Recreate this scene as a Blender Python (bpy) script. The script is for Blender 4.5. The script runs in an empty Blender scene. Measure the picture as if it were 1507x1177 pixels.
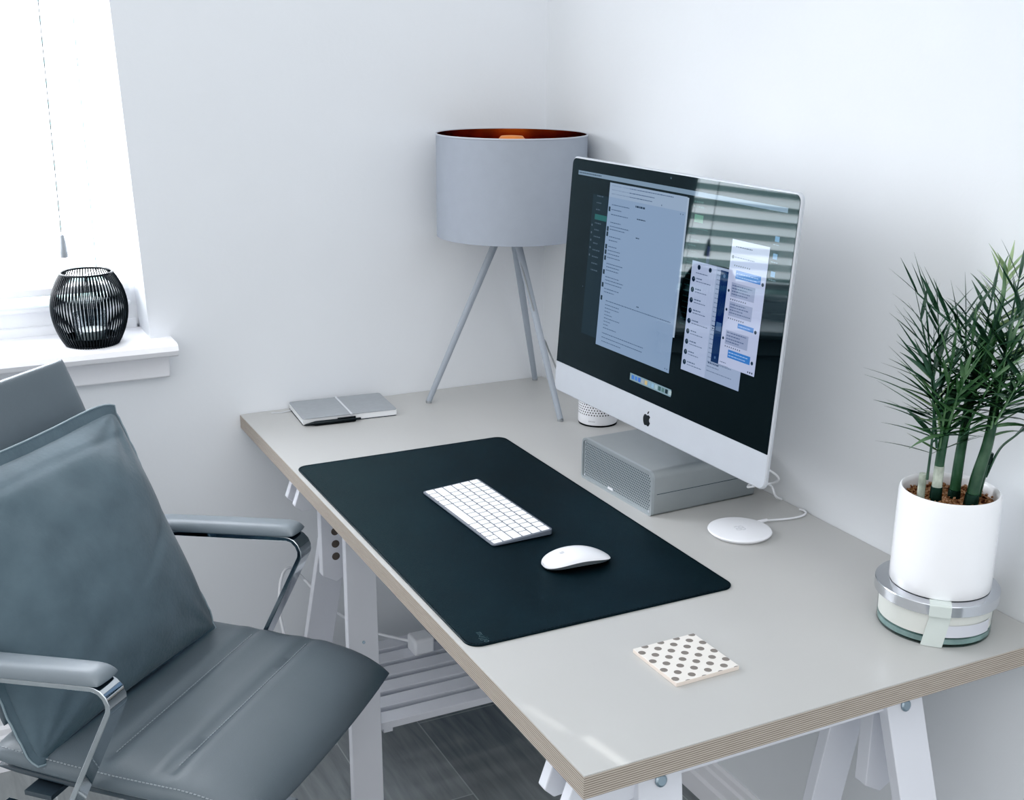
import bpy, bmesh, math, random
from mathutils import Vector, Matrix
from math import sin, cos, pi, radians, sqrt
random.seed(7)
S = bpy.context.scene
COL = S.collection

# ------------------------------------------------------------------ materials
def lin(c):
    return tuple(((x/255)/12.92 if x/255 <= .04045 else ((x/255+.055)/1.055)**2.4) for x in c)

def mat(name, rgb, rough=.5, metal=0., spec=.5, noise=0., nscale=30., bump=0., bscale=200., emit=None, estr=1.,
        trans=0., ior=1.45, coat=0., sheen=0., var=None, stretch=None, spectint=None):
    m = bpy.data.materials.new(name); m.use_nodes = True
    nt = m.node_tree; b = nt.nodes['Principled BSDF']
    c = (*lin(rgb), 1)
    b.inputs['Base Color'].default_value = c
    b.inputs['Roughness'].default_value = rough
    b.inputs['Metallic'].default_value = metal
    b.inputs['Specular IOR Level'].default_value = spec
    b.inputs['IOR'].default_value = ior
    if spectint: b.inputs['Specular Tint'].default_value = (*spectint, 1)
    b.inputs['Transmission Weight'].default_value = trans
    b.inputs['Coat Weight'].default_value = coat
    b.inputs['Sheen Weight'].default_value = sheen
    if emit is not None:
        b.inputs['Emission Color'].default_value = (*lin(emit), 1)
        b.inputs['Emission Strength'].default_value = estr
    if noise or bump:
        tc = nt.nodes.new('ShaderNodeTexCoord')
        vec = tc.outputs['Object']
        if stretch:
            mp = nt.nodes.new('ShaderNodeMapping'); mp.inputs['Scale'].default_value = stretch
            nt.links.new(vec, mp.inputs['Vector']); vec = mp.outputs['Vector']
    if noise:
        n = nt.nodes.new('ShaderNodeTexNoise'); n.inputs['Scale'].default_value = nscale; n.inputs['Detail'].default_value = 4
        r = nt.nodes.new('ShaderNodeValToRGB')
        k = 1-noise
        r.color_ramp.elements[0].position = .3; r.color_ramp.elements[1].position = .7
        r.color_ramp.elements[0].color = (c[0]*k, c[1]*k, c[2]*k, 1)
        c2 = (*lin(var), 1) if var else (min(1, c[0]*(1+noise)), min(1, c[1]*(1+noise)), min(1, c[2]*(1+noise)), 1)
        r.color_ramp.elements[1].color = c2
        nt.links.new(vec, n.inputs['Vector']); nt.links.new(n.outputs['Fac'], r.inputs['Fac'])
        nt.links.new(r.outputs['Color'], b.inputs['Base Color'])
    if bump:
        n2 = nt.nodes.new('ShaderNodeTexNoise'); n2.inputs['Scale'].default_value = bscale; n2.inputs['Detail'].default_value = 3
        bp = nt.nodes.new('ShaderNodeBump'); bp.inputs['Strength'].default_value = bump; bp.inputs['Distance'].default_value = .002
        nt.links.new(vec, n2.inputs['Vector']); nt.links.new(n2.outputs['Fac'], bp.inputs['Height'])
        nt.links.new(bp.outputs['Normal'], b.inputs['Normal'])
    return m

M = {}
M['wall'] = mat('wall_paint', (228, 231, 235), .7, noise=.015, nscale=3, bump=.12, bscale=90)
M['wall2'] = mat('wall_paint_right', (230, 233, 236), .65, noise=.015, nscale=3, bump=.12, bscale=90)
M['trim'] = mat('trim_gloss_white', (240, 240, 244), .35)
M['frame'] = mat('window_frame_white', (240, 242, 245), .3, noise=.01)
M['desk'] = mat('desk_laminate', (184, 184, 182), .32, noise=.015, nscale=6, spec=.5)
M['trestle'] = mat('trestle_white_lacquer', (222, 224, 231), .45, noise=.02, nscale=10)
M['steel'] = mat('bolt_steel', (150, 165, 175), .3, 1.)
M['pad'] = mat('pad_leather', (18, 33, 37), .5, noise=.12, nscale=9, bump=.2, bscale=900, spec=.24)
M['padedge'] = mat('pad_stitch', (15, 24, 28), .6)
M['silver'] = mat('silver_aluminium', (194, 199, 206), .42, .3, noise=.01)
M['grey_metal'] = mat('bead_blast_aluminium', (158, 164, 166), .42, .55, noise=.02)
M['grille'] = mat('grille_metal', (168, 176, 180), .4, .5)
M['dark'] = mat('matte_black', (14, 18, 20), .4)
M['hole'] = mat('hole_dark', (60, 74, 80), .7)
M['glass_black'] = mat('screen_black_glass', (2, 5, 6), .03, spec=.46, spectint=(.78, .97, 1.), emit=(4, 22, 26), estr=.3)
M['keybody'] = mat('keyboard_tray', (112, 118, 128), .5, .1)
M['key'] = mat('key_white', (246, 247, 249), .45)
M['gloss_white'] = mat('gloss_white', (242, 243, 247), .18, noise=.004)
M['matte_white'] = mat('matte_white', (240, 241, 245), .4)
M['faint'] = mat('faint_grey_mark', (196, 198, 203), .5)
M['shade'] = mat('shade_fabric', (156, 163, 174), .8, noise=.02, nscale=40, bump=.15, bscale=900)
M['copper'] = mat('copper_lining', (186, 120, 76), .2, 1., noise=.05)
M['bulb'] = mat('bulb_painted_reflection', (216, 128, 62), .45, .2)  # amber colour stands in for the warm reflection inside the shade
M['lamp_leg'] = mat('lamp_leg_grey', (160, 168, 178), .42, noise=.05, nscale=60, stretch=(20, 20, 1))
M['cord'] = mat('cord_grey', (150, 154, 156), .5)
M['white_cord'] = mat('cord_white', (235, 237, 241), .4)
M['note_cover'] = mat('notebook_cover', (158, 163, 168), .65, noise=.03, nscale=80, bump=.15, bscale=600)
M['paper'] = mat('paper_white', (232, 234, 236), .7, noise=.05, nscale=14, stretch=(1, 1, 220))
M['band'] = mat('elastic_band', (214, 217, 222), .6)
M['pen'] = mat('pen_black', (18, 26, 29), .35)
M['pot'] = mat('pot_ceramic', (243, 244, 247), .2, noise=.004)
M['gravel'] = mat('clay_gravel', (120, 84, 64), .8, noise=.5, nscale=90, var=(176, 140, 112), bump=.6, bscale=300)
M['stem'] = mat('cane_green', (34, 58, 46), .45, noise=.4, nscale=26, var=(70, 98, 76))
M['stem_dark'] = mat('cane_dark', (26, 48, 40), .5, noise=.3, nscale=40)
M['stem_pale'] = mat('cane_pale', (186, 200, 182), .5, noise=.6, nscale=70, var=(205, 214, 200), stretch=(1, 1, .6))
M['leaf'] = mat('leaf_dark', (44, 66, 55), .34, noise=.35, nscale=30, var=(82, 106, 90))
M['leaf2'] = mat('leaf_mid', (62, 92, 68), .36, noise=.3, nscale=30, var=(112, 142, 108))
M['leaf3'] = mat('leaf_pale', (150, 178, 130), .45, noise=.2, nscale=30, var=(178, 200, 156))
M['jar_glass'] = mat('jar_glass', (225, 240, 238), .02, trans=1., ior=1.45)
M['jar_base'] = mat('jar_base_glass', (150, 184, 184), .05, trans=.85, ior=1.45)
M['wax'] = mat('candle_wax', (250, 249, 245), .5, noise=.01)
M['lid'] = mat('lid_metal', (206, 209, 214), .14, 1., noise=.01)
M['ribbon'] = mat('label_ribbon', (206, 214, 210), .55, noise=.02)
M['label'] = mat('label_grey', (205, 208, 216), .5)
M['coaster_edge'] = mat('coaster_edge', (226, 214, 204), .5)
M['lantern'] = mat('lantern_wire', (12, 19, 23), .45, noise=.1)
M['tealight'] = mat('glass_cup', (225, 230, 234), .05, trans=.8)
M['chair'] = mat('chair_leather', (100, 109, 115), .42, noise=.05, nscale=6, bump=.12, bscale=500)
M['chairpad'] = mat('arm_leather', (120, 129, 136), .4, noise=.03, nscale=10)
M['stitch'] = mat('stitch_thread', (150, 158, 164), .6)
M['chrome'] = mat('chrome', (196, 202, 206), .08, 1.)
M['velvet'] = mat('cushion_velvet', (90, 104, 112), .85, noise=.11, nscale=16, bump=.35, bscale=120, sheen=.2, spec=.2)
M['outside'] = mat('blind_cord', (170, 176, 182), .6)
M['tassel'] = mat('tassel_grey', (150, 156, 162), .5)

def wood_edge():
    m = bpy.data.materials.new('plywood_edge'); m.use_nodes = True; nt = m.node_tree; b = nt.nodes['Principled BSDF']
    tc = nt.nodes.new('ShaderNodeTexCoord'); sp = nt.nodes.new('ShaderNodeSeparateXYZ')
    nt.links.new(tc.outputs['Object'], sp.inputs[0])
    mu = nt.nodes.new('ShaderNodeMath'); mu.operation = 'MULTIPLY'; mu.inputs[1].default_value = 330
    nt.links.new(sp.outputs['Z'], mu.inputs[0])
    no = nt.nodes.new('ShaderNodeTexNoise'); no.inputs['Scale'].default_value = 60
    mp = nt.nodes.new('ShaderNodeMapping'); mp.inputs['Scale'].default_value = (.6, .6, 8)
    nt.links.new(tc.outputs['Object'], mp.inputs[0]); nt.links.new(mp.outputs[0], no.inputs['Vector'])
    ad = nt.nodes.new('ShaderNodeMath'); ad.operation = 'ADD'
    fr = nt.nodes.new('ShaderNodeMath'); fr.operation = 'FRACT'
    nt.links.new(mu.outputs[0], ad.inputs[0]); 
    m3 = nt.nodes.new('ShaderNodeMath'); m3.operation = 'MULTIPLY'; m3.inputs[1].default_value = .25
    nt.links.new(no.outputs['Fac'], m3.inputs[0]); nt.links.new(m3.outputs[0], ad.inputs[1])
    nt.links.new(ad.outputs[0], fr.inputs[0])
    r = nt.nodes.new('ShaderNodeValToRGB'); e = r.color_ramp.elements
    e[0].position = 0; e[0].color = (*lin((118, 106, 96)), 1)
    e[1].position = 1; e[1].color = (*lin((122, 110, 100)), 1)
    for p, c in ((.3, (122, 111, 101)), (.44, (188, 179, 167)), (.85, (182, 172, 160))):
        x = r.color_ramp.elements.new(p); x.color = (*lin(c), 1)
    nt.links.new(fr.outputs[0], r.inputs[0]); nt.links.new(r.outputs[0], b.inputs['Base Color'])
    b.inputs['Roughness'].default_value = .6
    return m
M['ply'] = wood_edge()

def floor_mat():
    m = bpy.data.materials.new('floor_wood_tile'); m.use_nodes = True; nt = m.node_tree; b = nt.nodes['Principled BSDF']
    tc = nt.nodes.new('ShaderNodeTexCoord'); sp = nt.nodes.new('ShaderNodeSeparateXYZ'); cb = nt.nodes.new('ShaderNodeCombineXYZ')
    nt.links.new(tc.outputs['Object'], sp.inputs[0])
    def add(sock, k):
        a = nt.nodes.new('ShaderNodeMath'); a.operation = 'ADD'; a.inputs[1].default_value = k; nt.links.new(sock, a.inputs[0]); return a.outputs[0]
    nt.links.new(add(sp.outputs['Y'], 12.32+.538), cb.inputs['X']); nt.links.new(add(sp.outputs['X'], 8.02+.02), cb.inputs['Y'])
    br = nt.nodes.new('ShaderNodeTexBrick'); nt.links.new(cb.outputs[0], br.inputs['Vector'])
    br.inputs['Scale'].default_value = 1; br.inputs['Brick Width'].default_value = .616; br.inputs['Row Height'].default_value = .2
    br.inputs['Mortar Size'].default_value = .0016; br.inputs['Mortar Smooth'].default_value = .2
    br.inputs['Color1'].default_value = (.88, .88, .88, 1); br.inputs['Color2'].default_value = (1.08, 1.08, 1.08, 1); br.inputs['Mortar'].default_value = (1, 1, 1, 1)
    mp = nt.nodes.new('ShaderNodeMapping'); mp.inputs['Scale'].default_value = (14, 1.4, 1)
    nt.links.new(tc.outputs['Object'], mp.inputs[0])
    no = nt.nodes.new('ShaderNodeTexNoise'); no.inputs['Scale'].default_value = 4; no.inputs['Detail'].default_value = 6; no.inputs['Distortion'].default_value = .6
    nt.links.new(mp.outputs[0], no.inputs['Vector'])
    r = nt.nodes.new('ShaderNodeValToRGB'); e = r.color_ramp.elements
    e[0].position = .25; e[0].color = (*lin((126, 131, 132)), 1); e[1].position = .75; e[1].color = (*lin((154, 158, 159)), 1)
    nt.links.new(no.outputs['Fac'], r.inputs[0])
    mx = nt.nodes.new('ShaderNodeMix'); mx.data_type = 'RGBA'; mx.blend_type = 'MULTIPLY'; mx.inputs[0].default_value = 1
    nt.links.new(r.outputs[0], mx.inputs[6]); nt.links.new(br.outputs['Color'], mx.inputs[7])
    m2 = nt.nodes.new('ShaderNodeMix'); m2.data_type = 'RGBA'
    nt.links.new(br.outputs['Fac'], m2.inputs[0]); nt.links.new(mx.outputs[2], m2.inputs[6]); m2.inputs[7].default_value = (*lin((176, 180, 182)), 1)
    nt.links.new(m2.outputs[2], b.inputs['Base Color']); b.inputs['Roughness'].default_value = .5
    return m
M['floor'] = floor_mat()
def thin_glass(name, tint, ior=1.45, rough=.02, k=1.):
    m = bpy.data.materials.new(name); m.use_nodes = True; nt = m.node_tree; N = nt.nodes.new
    nt.nodes.remove(nt.nodes['Principled BSDF']); o = nt.nodes['Material Output']
    t = N('ShaderNodeBsdfTransparent'); t.inputs[0].default_value = (*lin(tint), 1)
    g = N('ShaderNodeBsdfGlossy'); g.inputs['Roughness'].default_value = rough
    f = N('ShaderNodeFresnel'); f.inputs[0].default_value = ior
    mu = N('ShaderNodeMath'); mu.operation = 'MULTIPLY'; mu.inputs[1].default_value = k; nt.links.new(f.outputs[0], mu.inputs[0])
    x = N('ShaderNodeMixShader'); nt.links.new(mu.outputs[0], x.inputs[0]); nt.links.new(t.outputs[0], x.inputs[1]); nt.links.new(g.outputs[0], x.inputs[2])
    nt.links.new(x.outputs[0], o.inputs[0]); return m
M['jar_glass'] = thin_glass('jar_thin_glass', (252, 254, 253), k=.5)
M['jar_base'] = mat('jar_base_green_glass', (138, 164, 163), .06, noise=.25, nscale=45, spec=.6)
M['tealight'] = thin_glass('cup_thin_glass', (238, 242, 244), k=.7)
M['pane'] = thin_glass('window_thin_glass', (250, 252, 252), k=.5)

def coaster_mat():
    m = bpy.data.materials.new('coaster_dots'); m.use_nodes = True; nt = m.node_tree; b = nt.nodes['Principled BSDF']
    N = nt.nodes.new; Lk = nt.links.new
    tc = N('ShaderNodeTexCoord')
    def lattice(off):
        mp = N('ShaderNodeMapping'); mp.inputs['Location'].default_value = off
        mp.inputs['Scale'].default_value = (1/.0262, 1/.0262, 0)
        Lk(tc.outputs['Object'], mp.inputs[0])
        fr = N('ShaderNodeVectorMath'); fr.operation = 'FRACTION'; Lk(mp.outputs[0], fr.inputs[0])
        sb = N('ShaderNodeVectorMath'); sb.operation = 'SUBTRACT'; sb.inputs[1].default_value = (.5, .5, 0); Lk(fr.outputs[0], sb.inputs[0])
        ln = N('ShaderNodeVectorMath'); ln.operation = 'LENGTH'; Lk(sb.outputs[0], ln.inputs[0])
        lt = N('ShaderNodeMath'); lt.operation = 'LESS_THAN'; lt.inputs[1].default_value = .2; Lk(ln.outputs['Value'], lt.inputs[0])
        return lt.outputs[0]
    mx = N('ShaderNodeMath'); mx.operation = 'MAXIMUM'
    Lk(lattice((.25, .1, 0)), mx.inputs[0]); Lk(lattice((.75, .6, 0)), mx.inputs[1])
    mi = N('ShaderNodeMix'); mi.data_type = 'RGBA'
    Lk(mx.outputs[0], mi.inputs[0]); mi.inputs[6].default_value = (*lin((226, 222, 216)), 1); mi.inputs[7].default_value = (*lin((122, 115, 108)), 1)
    Lk(mi.outputs[2], b.inputs['Base Color']); b.inputs['Roughness'].default_value = .4
    return m
M['coaster'] = coaster_mat()

def slat_glow_mat():
    m = mat('blind_slat_glow', (236, 238, 242), .5, emit=(246, 248, 252), estr=SLAT_GLOW)  # slats emit by themselves, in place of daylight shining through them
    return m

# ------------------------------------------------------------------ mesh builder
class MB:
    def __init__(s): s.v = []; s.f = []; s.mi = []
    def add(s, vs, fs, mi=0):
        o = len(s.v); s.v += [tuple(x) for x in vs]; s.f += [tuple(i+o for i in f) for f in fs]; s.mi += [mi]*len(fs)
    def box(s, c, d, R=None, mi=0):
        vs = []
        for x in (-.5, .5):
            for y in (-.5, .5):
                for z in (-.5, .5):
                    p = Vector((x*d[0], y*d[1], z*d[2]))
                    if R: p = R @ p
                    vs.append(p+Vector(c))
        s.add(vs, [(0, 1, 3, 2), (4, 6, 7, 5), (0, 4, 5, 1), (2, 3, 7, 6), (0, 2, 6, 4), (1, 5, 7, 3)], mi)
    def hull8(s, bot, top, mi=0):   # 4 bottom + 4 top points, same winding (ccw from above)
        s.add(list(bot)+list(top), [(3, 2, 1, 0), (4, 5, 6, 7)]+[(i, (i+1) % 4, 4+(i+1) % 4, 4+i) for i in range(4)], mi)
    def prism(s, poly, z0, z1, mi=0, fn=None):
        n = len(poly); fn = fn or (lambda x, y, z: (x, y, z))
        s.add([fn(x, y, z0) for x, y in poly]+[fn(x, y, z1) for x, y in poly],
              [tuple(range(n-1, -1, -1)), tuple(range(n, 2*n))]+[(i, (i+1) % n, n+(i+1) % n, n+i) for i in range(n)], mi)
    def loft(s, rings, cap0=True, cap1=True, closed=True, mi=0):
        n = len(rings[0]); o = []; vs = [p for r in rings for p in r]; fs = []
        for k in range(len(rings)-1):
            for i in range(n if closed else n-1):
                j = (i+1) % n; fs.append((k*n+i, k*n+j, (k+1)*n+j, (k+1)*n+i))
        if cap0: fs.append(tuple(range(n-1, -1, -1)))
        if cap1: fs.append(tuple((len(rings)-1)*n+i for i in range(n)))
        s.add(vs, fs, mi)
    def lathe(s, prof, n=48, c=(0, 0, 0), cap=False, mi=0):
        rings = [[(c[0]+r*cos(2*pi*i/n), c[1]+r*sin(2*pi*i/n), c[2]+z) for i in range(n)] for r, z in prof]
        s.loft(rings, cap, cap, True, mi)
    def tube(s, pts, r, n=8, mi=0, smooth=0):
        pts = [Vector(p) for p in pts]
        if smooth: pts = catmull(pts, smooth)
        rs = r if isinstance(r, (list, tuple)) else None
        rings = []; up = None
        for i, p in enumerate(pts):
            t = (pts[min(i+1, len(pts)-1)]-pts[max(i-1, 0)]).normalized()
            if up is None: up = Vector((0, 0, 1)) if abs(t.z) < .9 else Vector((1, 0, 0))
            a = t.cross(up).normalized(); b = a.cross(t).normalized(); up = b
            if rs: k = i/(len(pts)-1)*(len(rs)-1); q = min(int(k), len(rs)-2); rr = rs[q]+(rs[q+1]-rs[q])*(k-q)
            else: rr = r
            rings.append([p+a*rr*cos(2*pi*j/n)+b*rr*sin(2*pi*j/n) for j in range(n)])
        s.loft(rings, True, True, True, mi)
    def obj(s, name, mats, parent=None, smooth=None, bevel=0, loc=None, rot=None, seg=2):
        me = bpy.data.meshes.new(name); me.from_pydata(s.v, [], s.f)
        if not isinstance(mats, (list, tuple)): mats = [mats]
        for m in mats: me.materials.append(m)
        if len(mats) > 1:
            for p, i in zip(me.polygons, s.mi): p.material_index = i
        bm = bmesh.new(); bm.from_mesh(me); bmesh.ops.recalc_face_normals(bm, faces=bm.faces); bm.to_mesh(me); bm.free()
        o = bpy.data.objects.new(name, me); COL.objects.link(o)
        if parent: o.parent = parent
        if loc: o.location = loc
        if rot: o.rotation_euler = rot
        if bevel:
            b = o.modifiers.new('bevel', 'BEVEL'); b.width = bevel; b.segments = seg; b.limit_method = 'ANGLE'; b.angle_limit = radians(35)
        if smooth is not None or bevel:
            me.polygons.foreach_set('use_smooth', [True]*len(me.polygons))
            me.set_sharp_from_angle(angle=radians(smooth if smooth else 40))
        return o

def catmull(P, k):
    out = []
    for i in range(len(P)-1):
        a, b, c, d = P[max(i-1, 0)], P[i], P[i+1], P[min(i+2, len(P)-1)]
        for j in range(k):
            t = j/k
            out.append(.5*((2*b)+(c-a)*t+(2*a-5*b+4*c-d)*t*t+(3*b-a-3*c+d)*t**3))
    out.append(P[-1]); return out

def rrect(w, h, r, n=6, cx=0, cy=0):
    out = []
    rr = r if isinstance(r, (list, tuple)) else (r,)*4   # tr, tl, bl, br
    for k, (sx, sy) in enumerate(((1, 1), (-1, 1), (-1, -1), (1, -1))):
        q = rr[k]
        for i in range(n+1):
            a = k*pi/2+i/n*pi/2
            out.append((cx+sx*(w/2-q)+q*cos(a), cy+sy*(h/2-q)+q*sin(a)))
    return out

def thing(name, label, cat, loc=(0, 0, 0), rz=0, group=None):
    o = bpy.data.objects.new(name, None); COL.objects.link(o); o.empty_display_size = .05
    o.location = loc; o.rotation_euler = (0, 0, rz)
    return tag(o, label, cat, group)
def tag(o, label, cat, group=None):
    o['label'] = label; o['category'] = cat
    if group: o['group'] = group
    return o
def struct(o): o['kind'] = 'structure'; return o

def pillow(mb, hu, hv, zt, zb, p=6., q=None, n=28, c=.1, fn=None, place=None, mi=0, m=None):
    """closed pillow: grid in (u,v), thickness zt above / zb below that closes at the rim"""
    m = m or n; q = q or p
    def e(a, k): return (max(0, 1-abs(a)**k))**(1/2.2)
    top = []; bot = []
    for i in range(n+1):
        a = sin(pi/2*(-1+2*i/n))
        for j in range(m+1):
            b = sin(pi/2*(-1+2*j/m))
            u = a*sqrt(1-c*b*b/2)*hu; v = b*sqrt(1-c*a*a/2)*hv; k = e(a, p)*e(b, q)
            d = fn(u, v, a, b) if fn else (0, 0)
            P1 = (u, v, zt*k+d[0]*min(1, k*1.6)+d[1]); P2 = (u, v, -zb*k+d[1])
            top.append(place(*P1) if place else P1); bot.append(place(*P2) if place else P2)
    w = m+1; fs = []; N = len(top)
    for i in range(n):
        for j in range(m):
            a = i*w+j; fs.append((a, a+w, a+w+1, a+1)); fs.append((N+a, N+a+1, N+a+w+1, N+a+w))
    vs = top+bot
    mb.add(vs, fs, mi)
    return mb
def weld(o, d=1e-5):
    bm = bmesh.new(); bm.from_mesh(o.data); bmesh.ops.remove_doubles(bm, verts=bm.verts, dist=d)
    bmesh.ops.recalc_face_normals(bm, faces=bm.faces); bm.to_mesh(o.data); bm.free(); return o

ZD = .75         # desk top height
FZ = .009        # floor level
SLAT_GLOW = 6.2  # emission strength of the slats, standing in for daylight
GLINT = (.0013, .0006)

# ------------------------------------------------------------------ room shell
b = MB(); b.box((-1.75, -2.0, FZ-.05), (4.1, 5.2, .1)); struct(b.obj('floor', M['floor']))
b = MB(); b.box((.1, -2.0, 1.3+FZ), (.2, 5.2, 2.6)); struct(b.obj('wall_right', M['wall2']))
# window wall with an opening
WX0, WX1, WZ0, WZ1, WT = -2.25, -.9443, .938, 2.15, .24
def wx(z): return WX1-(z-WZ0)*.040
b = MB()
b.box(((WX0-3.8)/2, WT/2, 1.3+FZ), (WX0+3.8, WT, 2.6))
b.hull8([(WX1, 0, WZ0), (0, 0, WZ0), (0, WT, WZ0), (WX1, WT, WZ0)], [(wx(WZ1), 0, WZ1), (0, 0, WZ1), (0, WT, WZ1), (wx(WZ1), WT, WZ1)])
b.box((WX0/2, WT/2, (WZ0+FZ)/2), (-WX0, WT, WZ0-FZ))
b.box((WX0/2, WT/2, (WZ1+2.6)/2+FZ/2), (-WX0, WT, 2.6-WZ1+FZ))
struct(b.obj('wall_back', M['wall']))
def baseb(name, pts, ax):
    b = MB(); prof = [(0, 0), (.016, 0), (.016, .045), (.011, .052), (.011, .078), (.007, .084), (.007, .098), (.003, .104), (0, .104)]
    if ax == 'x': rings = [[(-d, y, FZ+z) for d, z in prof] for y in pts]
    else: rings = [[(x, -d, FZ+z) for d, z in prof] for x in pts]
    b.loft(rings); struct(b.obj(name, M['trim'], smooth=30))
baseb('baseboard_right', (-.016, -4.6), 'x'); baseb('baseboard_back', (0, -3.8), 'y')
# sill + apron
b = MB(); prof = [(.235, 0), (-.068, 0), (-.078, -.004), (-.083, -.013), (-.078, -.022), (-.068, -.027), (0, -.027), (0, -.0005), (.235, -.0005)]
prof2 = [(.12, 0), (-.062, 0), (-.074, -.004), (-.079, -.014), (-.074, -.024), (-.062, -.029), (.0, -.029), (.0, -.006), (.12, -.006)]
b.loft([[(x, y, .944+z) for y, z in prof2] for x in (-2.33, -.902)])
struct(b.obj('trim_1', M['trim'], smooth=35))
b = MB(); b.box(((-2.32-.912)/2, -.011, .888), (2.32-.912, .022, .054)); struct(b.obj('trim_2', M['trim'], bevel=.003))
# window frame and pane
wf = MB()
xa, xb = WX0, WX1
for (x, z, w, h) in ((WX0+.03, 1.545, .06, 1.2), (-.966, 1.545, .075, 1.2), ((xa+xb)/2, .974, xb-xa, .068), ((xa+xb)/2, 2.12, xb-xa, .06), ((xa+xb)/2-.1, 1.545, .05, 1.2)):
    wf.box((x, .165, z), (w, .07 if h > .5 else .066, h))
wf.box(((xa+xb)/2, .128, .952), (xb-xa-.01, .02, .022)); wf.box(((xa+xb)/2, .124, 1.0), (xb-xa-.03, .014, .012))
win = struct(wf.obj('window_1', M['frame'], bevel=.004))
b = MB(); b.box(((xa+xb)/2, .17, 1.55), (xb-xa, .006, 1.2)); g = b.obj('window_pane', M['pane'], win)
# window blind
M['slat'] = slat_glow_mat()
bl = thing('window_blind', 'white slatted venetian blind in the window, its slats self-lit to imitate daylight', 'blind', (-1.6, .108, WZ1-.04))
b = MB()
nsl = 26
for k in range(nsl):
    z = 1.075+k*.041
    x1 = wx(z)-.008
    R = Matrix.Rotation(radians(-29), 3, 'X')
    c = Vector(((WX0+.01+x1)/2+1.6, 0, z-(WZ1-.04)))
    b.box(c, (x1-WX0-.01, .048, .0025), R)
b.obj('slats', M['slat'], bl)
b = MB(); b.box(((WX0+wx(1.04)-.01)/2+1.6, 0, 1.043-(WZ1-.04)), (wx(1.04)-WX0-.02, .040, .018)); b.obj('bottom_rail', M['frame'], bl, bevel=.003)
b = MB(); b.box(((WX0+wx(WZ1)-.01)/2+1.6, 0, .02), (wx(WZ1)-WX0-.02, .040, .036)); b.obj('head_rail', M['frame'], bl, bevel=.003)
for x in (-1.03, -1.9):
    b = MB(); b.tube([(x+1.6, -.0262, 1.045-(WZ1-.04)), (x+1.6, -.0262, 0)], .0009, 5); b.obj('ladder_cord', M['cord'], bl)
b = MB(); b.tube([(-1.094+1.6, -.032, 1.163-(WZ1-.04)), (-1.094+1.6, -.032, 0)], .0013, 6); b.obj('pull_cord', mat('pull_cord_dark', (112, 120, 124), .6), bl)
b = MB(); b.lathe([(.002, .048), (.0045, .046), (.009, .004), (.008, 0)], 14, (-1.0925+1.6, -.032, 1.115-(WZ1-.04)), cap=True); b.obj('tassel', M['tassel'], bl, smooth=40)

# ------------------------------------------------------------------ desk top
DW, DL, DT = .763, 1.5364, .03
dk = thing('worktop', 'pale grey laminate desk top with exposed plywood edge on white trestles', 'desk', (-.763/2-.001, -DL/2-.001, ZD-DT))
b = MB(); b.box((0, 0, DT/2), (DW, DL, DT)); o = b.obj('plywood_board', [M['desk'], M['ply']], dk)
for p in o.data.polygons:
    p.material_index = 0 if abs(p.normal.z) > .5 else 1
b = MB(); b.box((0, 0, DT+.0004), (DW-.0016, DL-.0016, .0008)); b.obj('laminate_surface', M['desk'], dk)

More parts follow.
